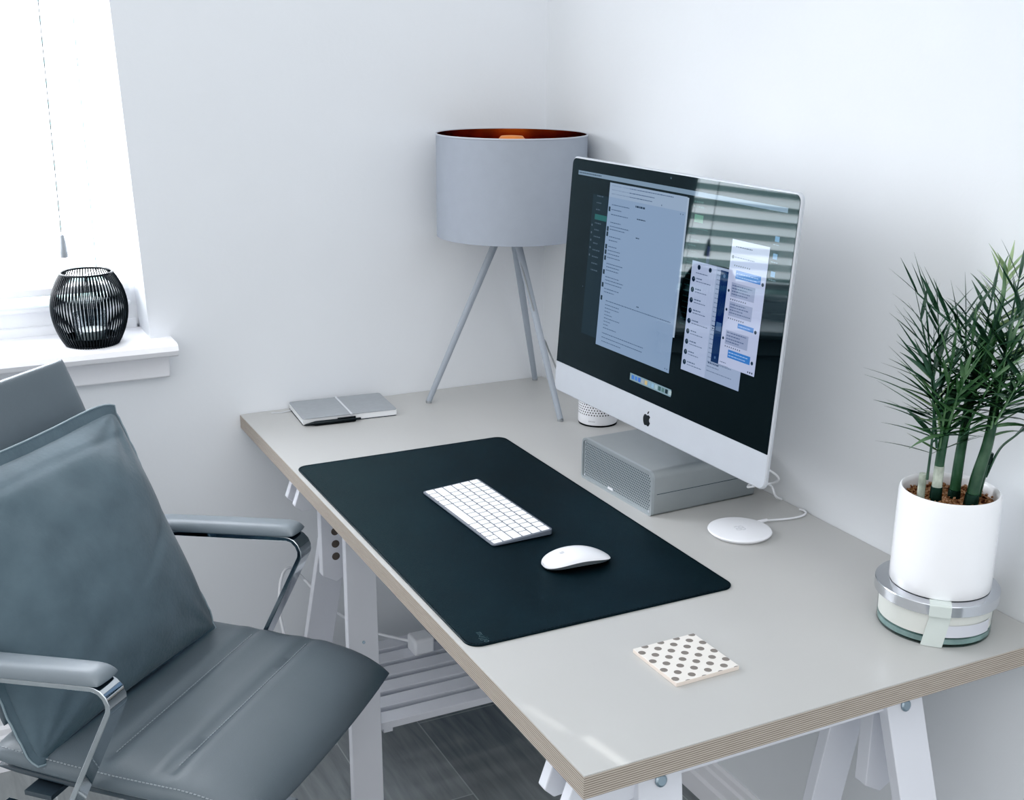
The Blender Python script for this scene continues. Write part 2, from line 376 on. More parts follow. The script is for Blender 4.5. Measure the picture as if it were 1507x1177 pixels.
# ------------------------------------------------------------------ trestles
def trestle(yc, label, holes=True):
    t = thing('trestle', label, 'trestle', (-.4145, yc, FZ), 0, 'white trestles under the desk')
    top = ZD-DT-FZ
    # two long rails with shaped ends
    for k, s in enumerate((-1, 1)):
        b = MB(); L = .34; Q = .232
        poly = [(-L, top), (Q, top), (Q, top-.058), (-.20, top-.058), (-.24, top-.074), (-L+.018, top-.078), (-L+.004, top-.064), (-L+.016, top-.030), (-L+.004, top-.014)]
        b.prism(poly, s*.026-.022, s*.026-.004, fn=lambda x, y, z: (x, z, y)); b.obj('top_rail', M['trestle'], t, bevel=.0015)
    for sx, x0 in ((-1, -.2335), (1, .1685)):
        # sliding upright with pointed foot and peg holes
        cx = -.2425 if sx < 0 else .2195
        b = MB(); w = .030
        lo = .245 if holes else .205
        poly = [(cx-w, top-.01), (cx+w, top-.01), (cx+w, top-lo), (cx, top-lo-.018), (cx-w, top-lo)]
        b.prism(poly[::-1], -.012, .012, fn=lambda x, y, z: (x, z, y)); u = b.obj('upright', M['trestle'], t, bevel=.0015)
        b = MB()
        for h in ((.120, .148, .176, .204) if holes and sx < 0 else ()):
            b.tube([(cx, -.0128, top-h), (cx, -.0105, top-h)], .0085, 16)
        if b.v: b.obj('peg_hole', mat('hole_wood', (110, 104, 98), .8), u)
        for sy in (-1, 1):
            # splayed leg board
            b = MB(); g0 = .048; w = .065; th = .02; H = top-.012
            def pt(x, yo, z):
                d = (top-.02-z)
                return (x+sx*.082*d, sy*(g0-th+yo)+sy*.25*d, z)
            y0, y1 = (0, th)
            bt = [pt(x0, y0, 0), pt(x0+w, y0, 0), pt(x0+w, y1, 0), pt(x0, y1, 0)]
            tp = [pt(x0, y0, H), pt(x0+w, y0, H), pt(x0+w, y1, H), pt(x0, y1, H)]
            b.hull8(bt, tp); lg = b.obj('leg', M['trestle'], t, bevel=.0015)
            b = MB(); q = Vector(pt(x0+w/2, th, top-.052)); n = Vector((0, sy*.97, .24)).normalized()
            b.tube([q-n*.002, q+n*.002, q+n*.0035], [.0085, .0085, .006], 16)
            b.obj('bolt', M['steel'], lg)
            b = MB(); q = Vector(pt(x0+w*.5, th, .36)); b.tube([q-n*.002, q+n*.001], .0035, 10); b.obj('screw', M['steel'], lg)
    # shelf slats between the legs
    zs = .165
    b = MB()
    for k in range(6):
        y = -.14+k*.06
        b.box((-.01, y, zs+.008), (.44, .042, .016))
    b.obj('shelf_slats', M['trestle'], t, bevel=.001)
    for s in (-1, 1):
        b = MB(); b.box((s*.19, 0, zs-.004), (.02, .32, .008)); b.obj('shelf_bearer', M['trestle'], t)
    return t
trestle(-.310, 'white wooden trestle with slatted shelf under the desk end by the window wall')
trestle(-1.424, 'white wooden trestle under the near desk end with steel bolts showing', False)

# ------------------------------------------------------------------ desk pad
pd = thing('desk_pad', 'large dark rectangular leather desk pad on the grey desk', 'desk pad', (-.53, -.8015, ZD+.0008))
pw, ph = .451, .815
b = MB(); b.prism(rrect(pw, ph, .022, 8), 0, .0028); b.obj('pad_sheet', M['pad'], pd, bevel=.0009)
b = MB(); q = rrect(pw-.006, ph-.006, .02, 8)
tot = []
for i in range(len(q)):
    a = Vector(q[i]); c = Vector(q[(i+1) % len(q)]); L = (c-a).length; k = max(1, int(L/.0065))
    for j in range(k):
        m_ = a.lerp(c, (j+.5)/k); ang = math.atan2(c.y-a.y, c.x-a.x)
        b.box((m_.x, m_.y, .0029), (min(.0042, L/k*.65), .0011, .0007), Matrix.Rotation(ang, 3, 'Z'))
b.obj('edge_stitching', M['padedge'], pd)
# pressed emblem letters in the near corner
b = MB()
E_ = 'mujjo'
strokes = {'m': [[(0, 0), (0, 1), (.45, 1), (.5, .8), (.5, 0)], [(.5, .8), (.6, 1), (1, .9), (1, 0)]], 'u': [[(0, 1), (0, .2), (.2, 0), (.6, 0), (.8, .2), (.8, 1)]],
           'j': [[(.3, 1), (.3, -.3), (.1, -.5), (-.1, -.45)], [(.3, 1.3), (.3, 1.4)]], 'o': [[(.4, 1), (.05, .8), (.05, .2), (.4, 0), (.75, .2), (.75, .8), (.4, 1)]]}
x = 0; sc_ = .0062
for ch in E_:
    for st in strokes[ch]:
        pts = [Vector((-.2+(p[1])*sc_, -.372-(x+p[0])*sc_, .0028)) for p in st]
        b.tube(pts, .0006, 6)
    x += {'m': 1.45, 'u': 1.2, 'j': .75, 'o': 1.2}[ch]
b.obj('pressed_lettering', mat('pressed_lettering', (58, 76, 82), .3), pd)

# ------------------------------------------------------------------ keyboard
kb = thing('keyboard', 'slim white wireless keyboard lying on the dark desk pad', 'keyboard', (-.5251, -.7716, ZD+.0036), .0367-pi/2)
KW, KD = .2789, .1149
def kz(y): return .0036+(y+KD/2)/KD*.0062
b = MB(); q = rrect(KW, KD, .006, 4)
b.loft([[(x, y, 0.0004) for x, y in q], [(x, y, kz(y)) for x, y in q]]); b.obj('tray', M['keybody'], kb, bevel=.0008)
rows = [[1.75, 1, 1, 1.25, 4.5, 1.25, 1, 1, 'a', 1][:0], ]
rowsW = [[1, 1, 1, 1.25, 5.25, 1.25, 1, .95, 'ud', .8], [2.25]+[1]*10+[2.25], [1.75]+[1]*11+[1.75], [1.5]+[1]*13, [1]*13+[1.5], [14.5/14]*14]
pitch = (KW-.0056)/14.5; rp = (KD-.0056)/6
slope = Matrix.Rotation(math.atan(.0062/KD), 3, 'X')
def key(cx, cy, w, h):
    b = MB(); q = rrect(w, h, .0018, 3)
    z0 = kz(cy)+.0001
    rings = [[(cx+x, cy+y, kz(cy+y)+.0001) for x, y in q], [(cx+x, cy+y, kz(cy+y)+.00035) for x, y in q], [(cx+x*.97, cy+y*.97, kz(cy+y)+.0006) for x, y in q]]
    b.loft(rings); b.obj('key', M['key'], kb)
for r_, row in enumerate(rowsW):
    tw = sum(w if w != 'ud' else .95 for w in row); x = -KW/2+.0028; k = (KW-.0056)/tw
    for w in row:
        ud = w == 'ud'; w = .95 if ud else w
        cx = x+w*k/2; cy = -KD/2+.0028+rp*(r_+.5)
        if ud:
            key(cx, cy+rp*.24, w*k-.0024, rp*.44); key(cx, cy-rp*.24, w*k-.0024, rp*.44)
        else: key(cx, cy, w*k-.0024, rp-.0024)
        x += w*k

# ------------------------------------------------------------------ mouse
ms = thing('computer_mouse', 'glossy white arched computer mouse on the dark desk pad', 'mouse', (-.485, -1.0265, ZD+.0036), -.06)
ML, MWD = .058, .0300
def mtop(s): return .0052+.0185*(1-((s+.10)/1.08)**2)*(1 if abs(s) < 1 else 1)
def mw(s):
    return MWD*(max(0, 1-abs(s)**3.2))**.42
b = MB(); rings = []
NS, NT = 28, 20
for i in range(NS+1):
    s = sin(pi/2*(-1+2*i/NS)); w = max(mw(s), .0004); zt = mtop(s)
    ze = .0040+.0100*(1-s*s)          # lower rim of the shell arches up too
    ze = min(ze, zt-.0008)
    ring = []
    for j in range(NT+1):
        t = -1+2*j/NT; ring.append((s*ML, t*w, ze+(zt-ze)*(1-abs(t)**2.6)**.6))
    rings.append(ring)
b.loft(rings, False, False, closed=False); sh = weld(b.obj('shell', M['gloss_white'], ms, smooth=60), 1e-4)
b = MB(); rings = []
for i in range(NS+1):
    s = sin(pi/2*(-1+2*i/NS)); w = max(mw(s), .0004)*.985; ze = min(.0040+.0100*(1-s*s), mtop(s)-.0008)+.0002
    rings.append([(s*ML*.99, -w, ze), (s*ML*.97, -w*.86, ze*.35), (s*ML*.97, w*.86, ze*.35), (s*ML*.99, w, ze)])
b.loft(rings, False, False, closed=True); b.obj('underside', mat('mouse_underside', (150, 156, 160), .4, .4), ms)
b = MB()
for s in (-1, 1): b.box((0, s*.016, .0012), (.085, .003, .0024))
b.obj('glide_rail', M['dark'], ms)

def apple_poly(sz):
    pts = [(0, .30), (.10, .345), (.22, .36), (.33, .32), (.42, .23), (.34, .15), (.30, .02), (.34, -.11), (.45, -.19), (.40, -.32), (.32, -.43), (.23, -.50),
           (.14, -.49), (.0, -.45), (-.13, -.49), (-.23, -.50), (-.33, -.42), (-.43, -.25), (-.48, -.05), (-.46, .14), (-.38, .28), (-.26, .355), (-.12, .35)]
    P = catmull([Vector((x, y, 0)) for x, y in pts+[pts[0]]], 3)[:-1]
    leaf = [(0, .40), (.02, .54), (.10, .64), (.21, .68), (.20, .56), (.13, .46)]
    Q = catmull([Vector((x, y, 0)) for x, y in leaf+[leaf[0]]], 3)[:-1]
    return [(p.x*sz, p.y*sz) for p in P], [(p.x*sz, p.y*sz) for p in Q]
b = MB()
for pl in apple_poly(.009):
    b.add([(-.026-y, x, mtop((-.026-y)/ML)+.00012) for x, y in pl], [tuple(range(len(pl)))])
b.obj('emblem', M['faint'], ms)

# ------------------------------------------------------------------ riser
rs = thing('monitor_riser', 'silver metal riser box with perforated grille under the computer', 'monitor stand', (-.155, -.7885, ZD+.0008), .037)
RW, RD, RH = .2315, .232, .0825   # along y, along x, height
b = MB(); q = rrect(RW, RH, (.014, .014, .006, .006), 6, 0, RH/2)
ring = lambda x, k=1.0: [(x, y*k, RH/2+(z-RH/2)*k) for y, z in q]
b.loft([ring(-RD/2+.006), ring(RD/2)]); b.obj('housing', M['grey_metal'], rs, smooth=40)
b = MB(); qi = rrect(RW-.008, RH-.008, (.011, .011, .004, .004), 6, 0, RH/2)
b.loft([ring(-RD/2+.006), ring(-RD/2), [(-RD/2, y, z) for y, z in qi], [(-RD/2+.004, y, z) for y, z in qi]], False, False); b.obj('front_rim', M['grille'], rs, smooth=30)
b = MB(); b.prism(qi, -RD/2+.003, -RD/2+.0058, fn=lambda y, z, x: (x, y, z)); gr = b.obj('grille', M['grille'], rs)
b = MB(); st = .0052; r_ = 0; zz = .009
while zz < RH-.008:
    y = -RW/2+.010+(st/2 if r_ % 2 else 0)
    while y < RW/2-.009:
        b.add([(-RD/2+.0028, y+.0016*cos(a*pi/3), zz+.0016*sin(a*pi/3)) for a in range(6)], [tuple(range(6))]); y += st
    zz += st*.866; r_ += 1
b.obj('perforation', M['hole'], gr)
b = MB(); b.box((-RD/2+.0025, .018, .008), (.0012, .016, .004)); b.obj('nameplate', M['matte_white'], rs)
b = MB()
for y in (-.108, .108):
    for z in (.0075, .074): b.tube([(-RD/2+.003, y*.985, z), (-RD/2+.0015, y*.985, z)], .0022, 10)
b.obj('corner_screw', M['silver'], rs)
b = MB(); b.box((.0045, -RW/2-.0002, .040), (RD*.94, .0004, .0008)); b.obj('side_seam', M['hole'], rs)

# ------------------------------------------------------------------ all-in-one computer
IA, IT, IZ, IH, IW = .0275, .0726, .136, .4598, .65
im = thing('desktop_computer', 'silver all-in-one desktop computer with open windows on its dark screen', 'computer', (-.2465, -.8505, ZD+.0833), IA)
# local frame: x back, y left (viewer), z up ; screen coords (sx right, sy up, d toward viewer)
def SP(sx, sy, d=0.):
    return (sin(IT)*sy-cos(IT)*d, -sx, IZ-.0833+cos(IT)*sy+sin(IT)*d)
b = MB()
outl = lambda w, h, r, cy: rrect(w, h, r, 8, 0, cy)
def ringS(q, d): return [SP(x, y, d) for x, y in q]
b.loft([ringS(outl(IW-.004, IH-.004, .013, IH/2), 0), ringS(outl(IW, IH, .014, IH/2), -.002), ringS(outl(IW, IH, .014, IH/2), -.006),
        ringS(outl(IW*.985, IH*.98, .014, IH/2), -.009), ringS(outl(IW*.80, IH*.74, .05, IH/2), -.028), ringS(outl(IW*.45, IH*.42, .08, IH/2), -.048), ringS(outl(IW*.2, IH*.2, .045, IH/2), -.054)])
b.obj('housing', M['silver'], im, smooth=30)
CH = .0588
b = MB(); gq = rrect(IW-.006, IH-.003-CH, (.0115, .0115, .0005, .0005), 8, 0, (IH-.003+CH)/2)
b.loft([ringS(gq, -.001), ringS(gq, .0008)]); scr = b.obj('screen', M['glass_black'], im)
b = MB()
for pl in apple_poly(.0235):
    b.add([SP(x, y+.0262, .0004) for x, y in pl], [tuple(range(len(pl)))])
b.obj('emblem', M['dark'], im)
# stand
b = MB(); rings = []
for x, z, w, t in ((-.03, .0012, .15, .0024), (.06, .0012, .15, .0024), (.088, .006, .15, .004), (.092, .03, .148, .006), (.078, .09, .14, .008), (.010, .16, .12, .010), (-.07, .24, .11, .010)):
    rings.append((x, z, w, t))
vs = []; path = [Vector((r[0], 0, r[1])) for r in rings]; R_ = []
for i, r in enumerate(rings):
    t = (path[min(i+1, len(path)-1)]-path[max(i-1, 0)]).normalized(); nrm = Vector((-t.z, 0, t.x))
    w = r[2]/2; th = r[3]/2; p = path[i]
    R_.append([p+nrm*th+Vector((0, w-.006, 0)), p-nrm*th+Vector((0, w-.006, 0)), p-nrm*th+Vector((0, -w-.006+.012, 0)), p+nrm*th+Vector((0, -w-.006+.012, 0))])
b.loft(R_); b.obj('foot_stand', M['silver'], im, bevel=.001, loc=(.150, .03, 0))
# --- what is open on the screen
def ui(name, rgb, items, d, parent=None, k=1.0):
    m = bpy.data.materials.get('ui_'+name+str(rgb)) or mat('ui_'+name+str(rgb), (3, 4, 5), .03, spec=.46, spectint=(.78, .97, 1.), emit=rgb, estr=k)
    b = MB()
    for it in items:
        if len(it) == 4:
            x0, x1, y0, y1 = it; b.add([SP(x0, y0, d), SP(x1, y0, d), SP(x1, y1, d), SP(x0, y1, d)], [(0, 1, 2, 3)])
        else:
            x, y, r = it; b.add([SP(x+r*cos(a*pi/8), y+r*sin(a*pi/8), d) for a in range(16)], [tuple(range(16))])
    return b.obj(name, m, parent or scr)
def textrows(x0, x1, ys, h=.0018, lo=.3, hi=.9, ch=.0042):
    out = []
    for y in ys:
        L = x0+(x1-x0)*random.uniform(lo, hi); x = x0
        while x < L:
            w = random.uniform(.5, 1.6)*ch; out.append((x, min(x+w, L), y, y+h)); x += w+.0011
    return out
D0 = .0009; dd = .00006
ui('menu_bar', (112, 134, 156), [(-.2985, .2985, .4275, .4353)], D0)
ui('menu_text', (50, 66, 80), textrows(-.296, -.215, [.4305], .0022, .95, 1), D0+dd)
ui('sidebar_window', (14, 27, 36), [(-.240, -.186, .133, .397)], D0)
ui('sidebar_highlight', (28, 84, 84), [(-.228, -.187, .3515, .3615)], D0+dd)
ui('sidebar_text', (62, 78, 92), textrows(-.226, -.19, [.394-.0125*k for k in range(12) if k != 3], .0022, .3, .8), D0+dd)
ui('sidebar_icon', (70, 84, 98), [(-.235, .34-.014*k, .0022) for k in range(5)]+[(-.2485, .2213, .0012)], D0+dd)
ui('back_window', (150, 168, 190), [(-.18, .0553, .186, .4225)], D0)
w1 = ui('mail_window', (122, 145, 176), [(-.186, .0505, .1225, .4235)], D0+dd)
ui('mail_toolbar', (136, 156, 182), [(-.186, .0505, .398, .4235)], D0+2*dd)
t = textrows(-.178, .04, [.418, .4105, .4035], .0016, .5, .95, .0055)
t += textrows(-.174, -.11, [.384-.0088*k for k in range(3)]+[.352, .345, .3395, .326, .3195, .308, .301, .2945, .288, .2765, .2705, .2645, .252, .246, .240, .230, .224], .0015, .35, 1.0)
t += textrows(-.165, .045, [.2085], .0015, .95, 1.0)+textrows(-.166, -.09, [.201-.0062*k for k in range(8)], .0014, .2, .7)+textrows(-.168, .02, [.1475, .1395, .132], .0014, .3, .95)
ui('mail_text', (58, 78, 108), t, D0+2*dd)
ui('mail_heading', (30, 46, 66), textrows(-.098, -.068, [.3885], .0034, .98, 1)+textrows(-.090, -.062, [.368], .0018, .95, 1)+textrows(-.088, -.076, [.335], .0018, .9, 1)+textrows(-.065, -.058, [.2155], .002, 1, 1), D0+3*dd)
ui('mail_avatar', (22, 36, 50), [(-.1835, -.1775, y, y+.0085) for y in (.372, .336, .3265, .3035, .2935, .2825, .2565, .2325, .208)], D0+3*dd)
ui('mail_icon', (74, 92, 118), [(.036, .3935, .0012), (.043, .3935, .0012), (-.02, .4015, .0014), (.038, .128, .0014), (.044, .128, .0014)], D0+3*dd)
# dark app to the right of it
ui('green_button', (66, 116, 92), [(.075, .0985, .386, .3985)], D0)
ui('dark_app_text', (26, 48, 48), textrows(.066, .122, [.375-.0095*k for k in range(18)], .002, .3, .9), D0)
ui('dark_app_heading', (40, 66, 62), textrows(.07, .1, [.41, .4175], .003, .8, 1), D0)
ui('wallpaper_glow', (28, 30, 62), [(.118, .126, .30, .352)], D0-.00003)
# chat list
ui('chat_window', (142, 158, 188), [(.0825, .237, .1383, .3235)], D0)
ui('chat_list', (158, 172, 202), [(.0825, .148, .1383, .3235)], D0+dd)
av = [(.0905, .2935-.0176*k, .0045) for k in range(9)]+[(.102, .3145, .0042), (.132, .3145, .004)]
ui('chat_avatar', (26, 40, 56), av, D0+2*dd)
ui('chat_face', (70, 82, 96), [(x+.0008, y+.0012, .0018) for x, y, r in av[:9]], D0+3*dd)
t = []
for k in range(9): t += textrows(.098, .14, [.2947-.0176*k], .0019, .35, .8)+textrows(.098, .143, [.2902-.0176*k], .0013, .6, 1)
ui('chat_text', (76, 92, 120), t+textrows(.095, .13, [.304], .0014, .9, 1), D0+2*dd)
ui('message_text', (98, 114, 142), textrows(.151, .232, [.317-.0075*k for k in range(23)], .0015, .25, .95), D0+2*dd)
ui('message_heading', (58, 72, 98), textrows(.153, .2, [.165, .2265, .2225], .002, .5, .9), D0+3*dd)
# navy strip window and messenger window
ui('navy_window', (24, 46, 84), [(.1595, .205, .1695, .3195)], D0+3*dd)
ui('navy_icon', (72, 96, 134), [(.1695, .3115, .003), (.1695, .178, .0022), (.163, .1765, .222, .236)], D0+4*dd)
ui('messenger_window', (170, 180, 210), [(.1795, .270, .170, .3725)], D0+4*dd)
ui('messenger_header', (182, 192, 216), [(.1795, .270, .350, .3725)], D0+5*dd)
for it in [(.197, .258, .3125, .3255), (.2165, .2555, .2365, .2442), (.2005, .256, .1855, .1985)]: ui('blue_bubble', (56, 112, 186), [it], D0+5*dd)
for it in [(.190, .248, .2825, .3055), (.190, .247, .252, .275), (.190, .246, .206, .2285)]: ui('grey_bubble', (138, 150, 182), [it], D0+5*dd)
t = []
for ys in ((.300, .2955, .291, .2865), (.270, .2655, .261, .2565), (.2245, .2195, .2145, .21)): ui('bubble_text', (74, 90, 126), textrows(.1925, .246, ys, .0016, .6, .98, .004), D0+6*dd)
for x, ys in ((.199, (.320, .315)), (.219, (.2395,)), (.2025, (.1935, .1885))): ui('bubble_white_text', (150, 180, 226), textrows(x, .254, ys, .0014, .8, .98), D0+6*dd)
ui('reaction_row', (52, 62, 84), [(.192+.0052*k, y, .0012) for y in (.2785, .248, .2025, .3325) for k in range(8)], D0+6*dd)
ui('messenger_avatar', (36, 48, 64), [(.2635, .3135, .003), (.2605, .2385, .003), (.2612, .1895, .003), (.1845, .291, .0024), (.1845, .2605, .0024), (.1845, .214, .0024), (.1855, .345, .003), (.254, .174, .0014), (.259, .174, .0016), (.264, .174, .0016)], D0+6*dd)
ui('messenger_text', (92, 104, 132), textrows(.19, .24, [.3445, .361], .0018, .8, 1)+textrows(.183, .2, [.1745], .0014, .8, 1), D0+6*dd)
for it in [(.278, .288, .3825, .3905), (.278, .288, .356, .3645), (.278, .288, .329, .3375)]: ui('desktop_folder', (96, 140, 178), [it], D0)
ui('folder_name', (86, 104, 116), textrows(.275, .291, [.3505, .3235, .377], .0016, .9, 1), D0)
# dock
ui('dock', (122, 148, 162), [(-.0635, .063, .0835, .0963)], D0)
cols = [(60, 110, 190), (70, 120, 200), (60, 100, 190), (150, 160, 170), (190, 170, 120), (120, 160, 190), (130, 170, 200), (150, 180, 190), (60, 90, 90), (80, 110, 110), (30, 40, 44), (160, 180, 186)]
for k, c in enumerate(cols):
    ui('dock_icon', c, [(-.0585+.0104*k, -.0505+.0104*k, .0862, .0938)], D0+dd)
b = MB(); b.add([SP(-.0015+.0022*cos(a*pi/6), .4494+.0022*sin(a*pi/6), .00095) for a in range(12)], [tuple(range(12))]); b.obj('webcam', mat('webcam_lens', (40, 56, 64), .1), scr)

# ------------------------------------------------------------------ charger
cg = thing('wireless_charger', 'round flat white charging pad with a white cable on the desk', 'charger', (-.1689, -1.0356, ZD+.0008))
b = MB(); b.lathe([(.03, 0), (.048, 0), (.0525, .003), (.0546, .0062), (.0535, .0078), (.05, .0086), (.0, .0092)], 64); o = b.obj('charging_disc', M['gloss_white'], cg, smooth=30)
b = MB()
for k in range(4):
    a = k*pi/2+.6
    b.tube([(.0058*cos(a)+.0042*cos(t_*pi/6), .0058*sin(a)+.0042*sin(t_*pi/6), .0093) for t_ in range(13)], .0005, 5)
b.obj('emblem', M['faint'], cg)
b = MB(); b.tube([(.040, .0145, .0045), (.056, .0165, .0045), (.073, .019, .0042)], [.004, .0038, .0026], 10); b.obj('cable_plug', M['matte_white'], cg, smooth=40)
b = MB(); b.tube([(.070, .0187, .004), (.085, .0165, .003), (.105, .0115, .003), (.125, .0085, .003), (.145, .0105, .003), (.158, .0175, .003), (.163, .0285, .003), (.161, .038, .002)], .0019, 8, smooth=6); b.obj('cable', M['white_cord'], cg, smooth=60)

# ------------------------------------------------------------------ small white perforated cylinder
ed = thing('smart_speaker', 'small white perforated cylinder speaker standing behind the computer', 'speaker', (-.0671, -.3871, ZD+.0008))
b = MB(); b.lathe([(.041, .003), (.0427, .004), (.0435, .006), (.0435, .080), (.042, .083), (.0, .0835)], 64); b.obj('body', M['matte_white'], ed, smooth=30)
b = MB(); b.lathe([(.0, 0), (.0425, 0), (.0425, .003), (.0, .003)], 48); b.obj('rubber_foot', M['dark'], ed)
b = MB()
for r_ in range(9):
    for k in range(44):
        a = 2*pi*(k+(.5 if r_ % 2 else 0))/44; z = .0265+r_*.0056
        c = Vector((.0436*cos(a), .0436*sin(a), z)); ta = Vector((-sin(a), cos(a), 0))
        b.add([c+ta*.0015*cos(q*pi/4)+Vector((0, 0, .0017*sin(q*pi/4))) for q in range(8)], [tuple(range(8))])
b.obj('perforation', M['dark'], ed)
b = MB()
for k in range(6):
    a = radians(213+k*3.4); c = Vector((.04365*cos(a), .04365*sin(a), .0125)); ta = Vector((-sin(a), cos(a), 0))
    b.add([c-ta*.0009-Vector((0, 0, .0012)), c+ta*.0009-Vector((0, 0, .0012)), c+ta*.0009+Vector((0, 0, .0012)), c-ta*.0009+Vector((0, 0, .0012))], [(0, 1, 2, 3)])
b.obj('lettering', M['faint'], ed)

# ------------------------------------------------------------------ table lamp
lp = thing('table_lamp', 'grey tripod table lamp with drum shade lined in copper', 'lamp', (-.1745, -.168, ZD+.0008))
LX, LY = -.1745, -.168
ap = Vector((-.1716-LX, -.1543-LY, .43))
feet = [(-.3475-LX, -.095-LY), (-.1394-LX, -.3477-LY), (-.034-LX, -.026-LY)]
for k, f in enumerate(feet):
    off = Vector((f[0], f[1], 0)).normalized()*.006
    b = MB(); b.tube([Vector((f[0], f[1], .004)), ap+off], [.0066, .0088], 14); lg = b.obj('leg', M['lamp_leg'], lp, smooth=50)
    b = MB(); b.tube([Vector((f[0], f[1], 0)), Vector((f[0], f[1], .005))], .0068, 14); b.obj('rubber_foot', M['cord'], lg)
b = MB(); b.lathe([(0, .40), (.018, .405), (.018, .45), (.014, .455), (.014, .50), (0, .50)], 20, (ap.x, ap.y, 0)); b.obj('hub', M['lamp_leg'], lp, smooth=40)
b = MB(); b.lathe([(.01, .50), (.017, .51), (.028, .545), (.033, .575), (.032, .596), (.024, .605), (.0, .607)], 20); b.obj('bulb', M['bulb'], lp, smooth=60)
SR, z0, z1 = .1655, 1.1401-ZD-.0008, 1.3606-ZD-.0008
b = MB(); b.lathe([(SR, z0), (SR, z1)], 96); b.lathe([(SR-.0022, z0), (SR-.0022, z1)], 96, mi=1)
b.lathe([(SR, z1), (SR-.0022, z1)], 96, mi=2); b.lathe([(SR, z0), (SR-.0022, z0)], 96, mi=2)
b.obj('lamp_shade', [M['shade'], M['copper'], M['shade']], lp, smooth=30)
b = MB(); b.tube([(SR*cos(2*pi*k/64), SR*sin(2*pi*k/64), z1) for k in range(65)], .0018, 6); b.obj('rim_trim', mat('rim_band', (186, 190, 198), .5), lp, smooth=60)
b = MB()
for k in range(3):
    a = 2*pi*k/3+.4; b.tube([(.015*cos(a), .015*sin(a), .50), (SR*.99*cos(a), SR*.99*sin(a), z1-.05)], .0016, 6)
b.obj('shade_spider', M['copper'], lp)
b = MB(); b.tube([(.006, .0, .39), (.006, -.045, .32), (.014, -.085, .235), (.05, -.06, .165), (.11, .035, .125), (.142, .075, .09), (.15, .06, .06), (.156, .03, .02), (.160, -.02, .004)], .0021, 8, smooth=6); b.obj('power_cord', M['cord'], lp, smooth=60)

# ------------------------------------------------------------------ notebook and pen
nb = thing('notebook', 'closed grey notebook with elastic band lying by the window wall', 'notebook', (-.551, -.0795, ZD+.0008), -.07)
NW, ND, NH = .213, .139, .0155
b = MB(); b.prism(rrect(NW, ND, (.006, .006, .006, .006), 5), NH-.0018, NH); b.obj('front_cover', M['note_cover'], nb, bevel=.0006)
b = MB(); b.prism(rrect(NW, ND, .006, 5), 0, .0018); b.obj('back_cover', mat('note_back', (52, 60, 64), .6), nb, bevel=.0006)
b = MB(); b.box((0, -.0005, NH/2), (NW-.002, ND-.003, NH-.0034)); b.obj('pages', M['paper'], nb)
b = MB(); b.box((0, ND/2-.0012, NH/2), (NW-.006, .0024, NH-.002)); b.obj('spine', M['note_cover'], nb, bevel=.0008)
b = MB(); b.box((.002, 0, NH+.0006), (.0042, ND+.002, .0011)); b.box((.002, -ND/2-.0007, NH/2), (.0042, .001, NH+.002)); b.box((.002, ND/2+.0007, NH/2), (.0042, .001, NH+.002)); b.obj('elastic_band', M['band'], nb)
b = MB(); pts = [(-.10, .05, .004), (-.112, .046, .002), (-.130, .043, .0006), (-.151, .0475, .0006)]
for i in range(3):
    a, c = Vector(pts[i]), Vector(pts[i+1]); b.add([a+Vector((0, -.0025, 0)), c+Vector((0, -.0025, 0)), c+Vector((0, .0025, 0)), a+Vector((0, .0025, 0))], [(0, 1, 2, 3)])
b.obj('ribbon_marker', M['band'], nb)
pn = thing('pen', 'black ballpoint pen lying along the front of the notebook', 'pen', (-.598, -.1545, ZD+.0062), -.07)
b = MB(); b.tube([(-.045, 0, 0), (-.04, 0, 0), (.046, 0, 0), (.05, 0, 0)], [.0042, .0052, .0052, .0046], 16); b.obj('barrel', M['pen'], pn, smooth=50)
b = MB(); b.tube([(-.045, 0, 0), (-.060, 0, -.001), (-.066, 0, -.002)], [.0042, .0024, .0006], 14); b.obj('tip', M['pen'], pn, smooth=50)
b = MB(); b.tube([(.05, 0, 0), (.062, 0, 0)], .0026, 12); b.obj('push_button', M['pen'], pn, smooth=50)
b = MB(); b.box((.03, 0, .0065), (.04, .003, .0012)); b.box((.0485, 0, .005), (.004, .003, .004)); b.obj('clip', M['pen'], pn)

# ------------------------------------------------------------------ coaster
cs = MB(); cs.box((0, 0, .003), (.1015, .1035, .006)); o = cs.obj('coaster', [M['coaster'], M['coaster_edge']], None, bevel=.0006, loc=(-.507, -1.365, ZD+.0008), rot=(0, 0, .015))
for p in o.data.polygons: p.material_index = 0 if p.normal.z > .5 else 1
tag(o, 'square white coaster with grey-brown dots near the desk corner', 'coaster')

# ------------------------------------------------------------------ candle jar with the plant standing on its lid
JX, JY = -.1176, -1.4259
jr = thing('candle_jar', 'round glass candle jar with metal lid beneath the plant pot', 'candle jar', (JX, JY, ZD+.0008))
b = MB(); b.lathe([(.0, .0003), (.0765, .0), (.0787, .003), (.0790, .053)], 72); b.obj('glass', M['jar_glass'], jr, smooth=35)
b = MB(); b.lathe([(0, .0028), (.0735, .0028), (.0778, .005), (.0780, .0125), (0, .0130)], 72); b.obj('thick_base', M['jar_base'], jr, smooth=35)
b = MB(); b.lathe([(0, .0139), (.0735, .0139), (.0775, .0155), (.0782, .0465), (0, .0465)], 72); b.obj('wax', M['wax'], jr, smooth=35)
b = MB(); b.lathe([(.0795, .0495), (.0850, .0495), (.0858, .0503), (.0858, .0648), (.0852, .0657), (.084, .0661), (0, .0660)], 96); b.obj('lid', M['lid'], jr, smooth=30)
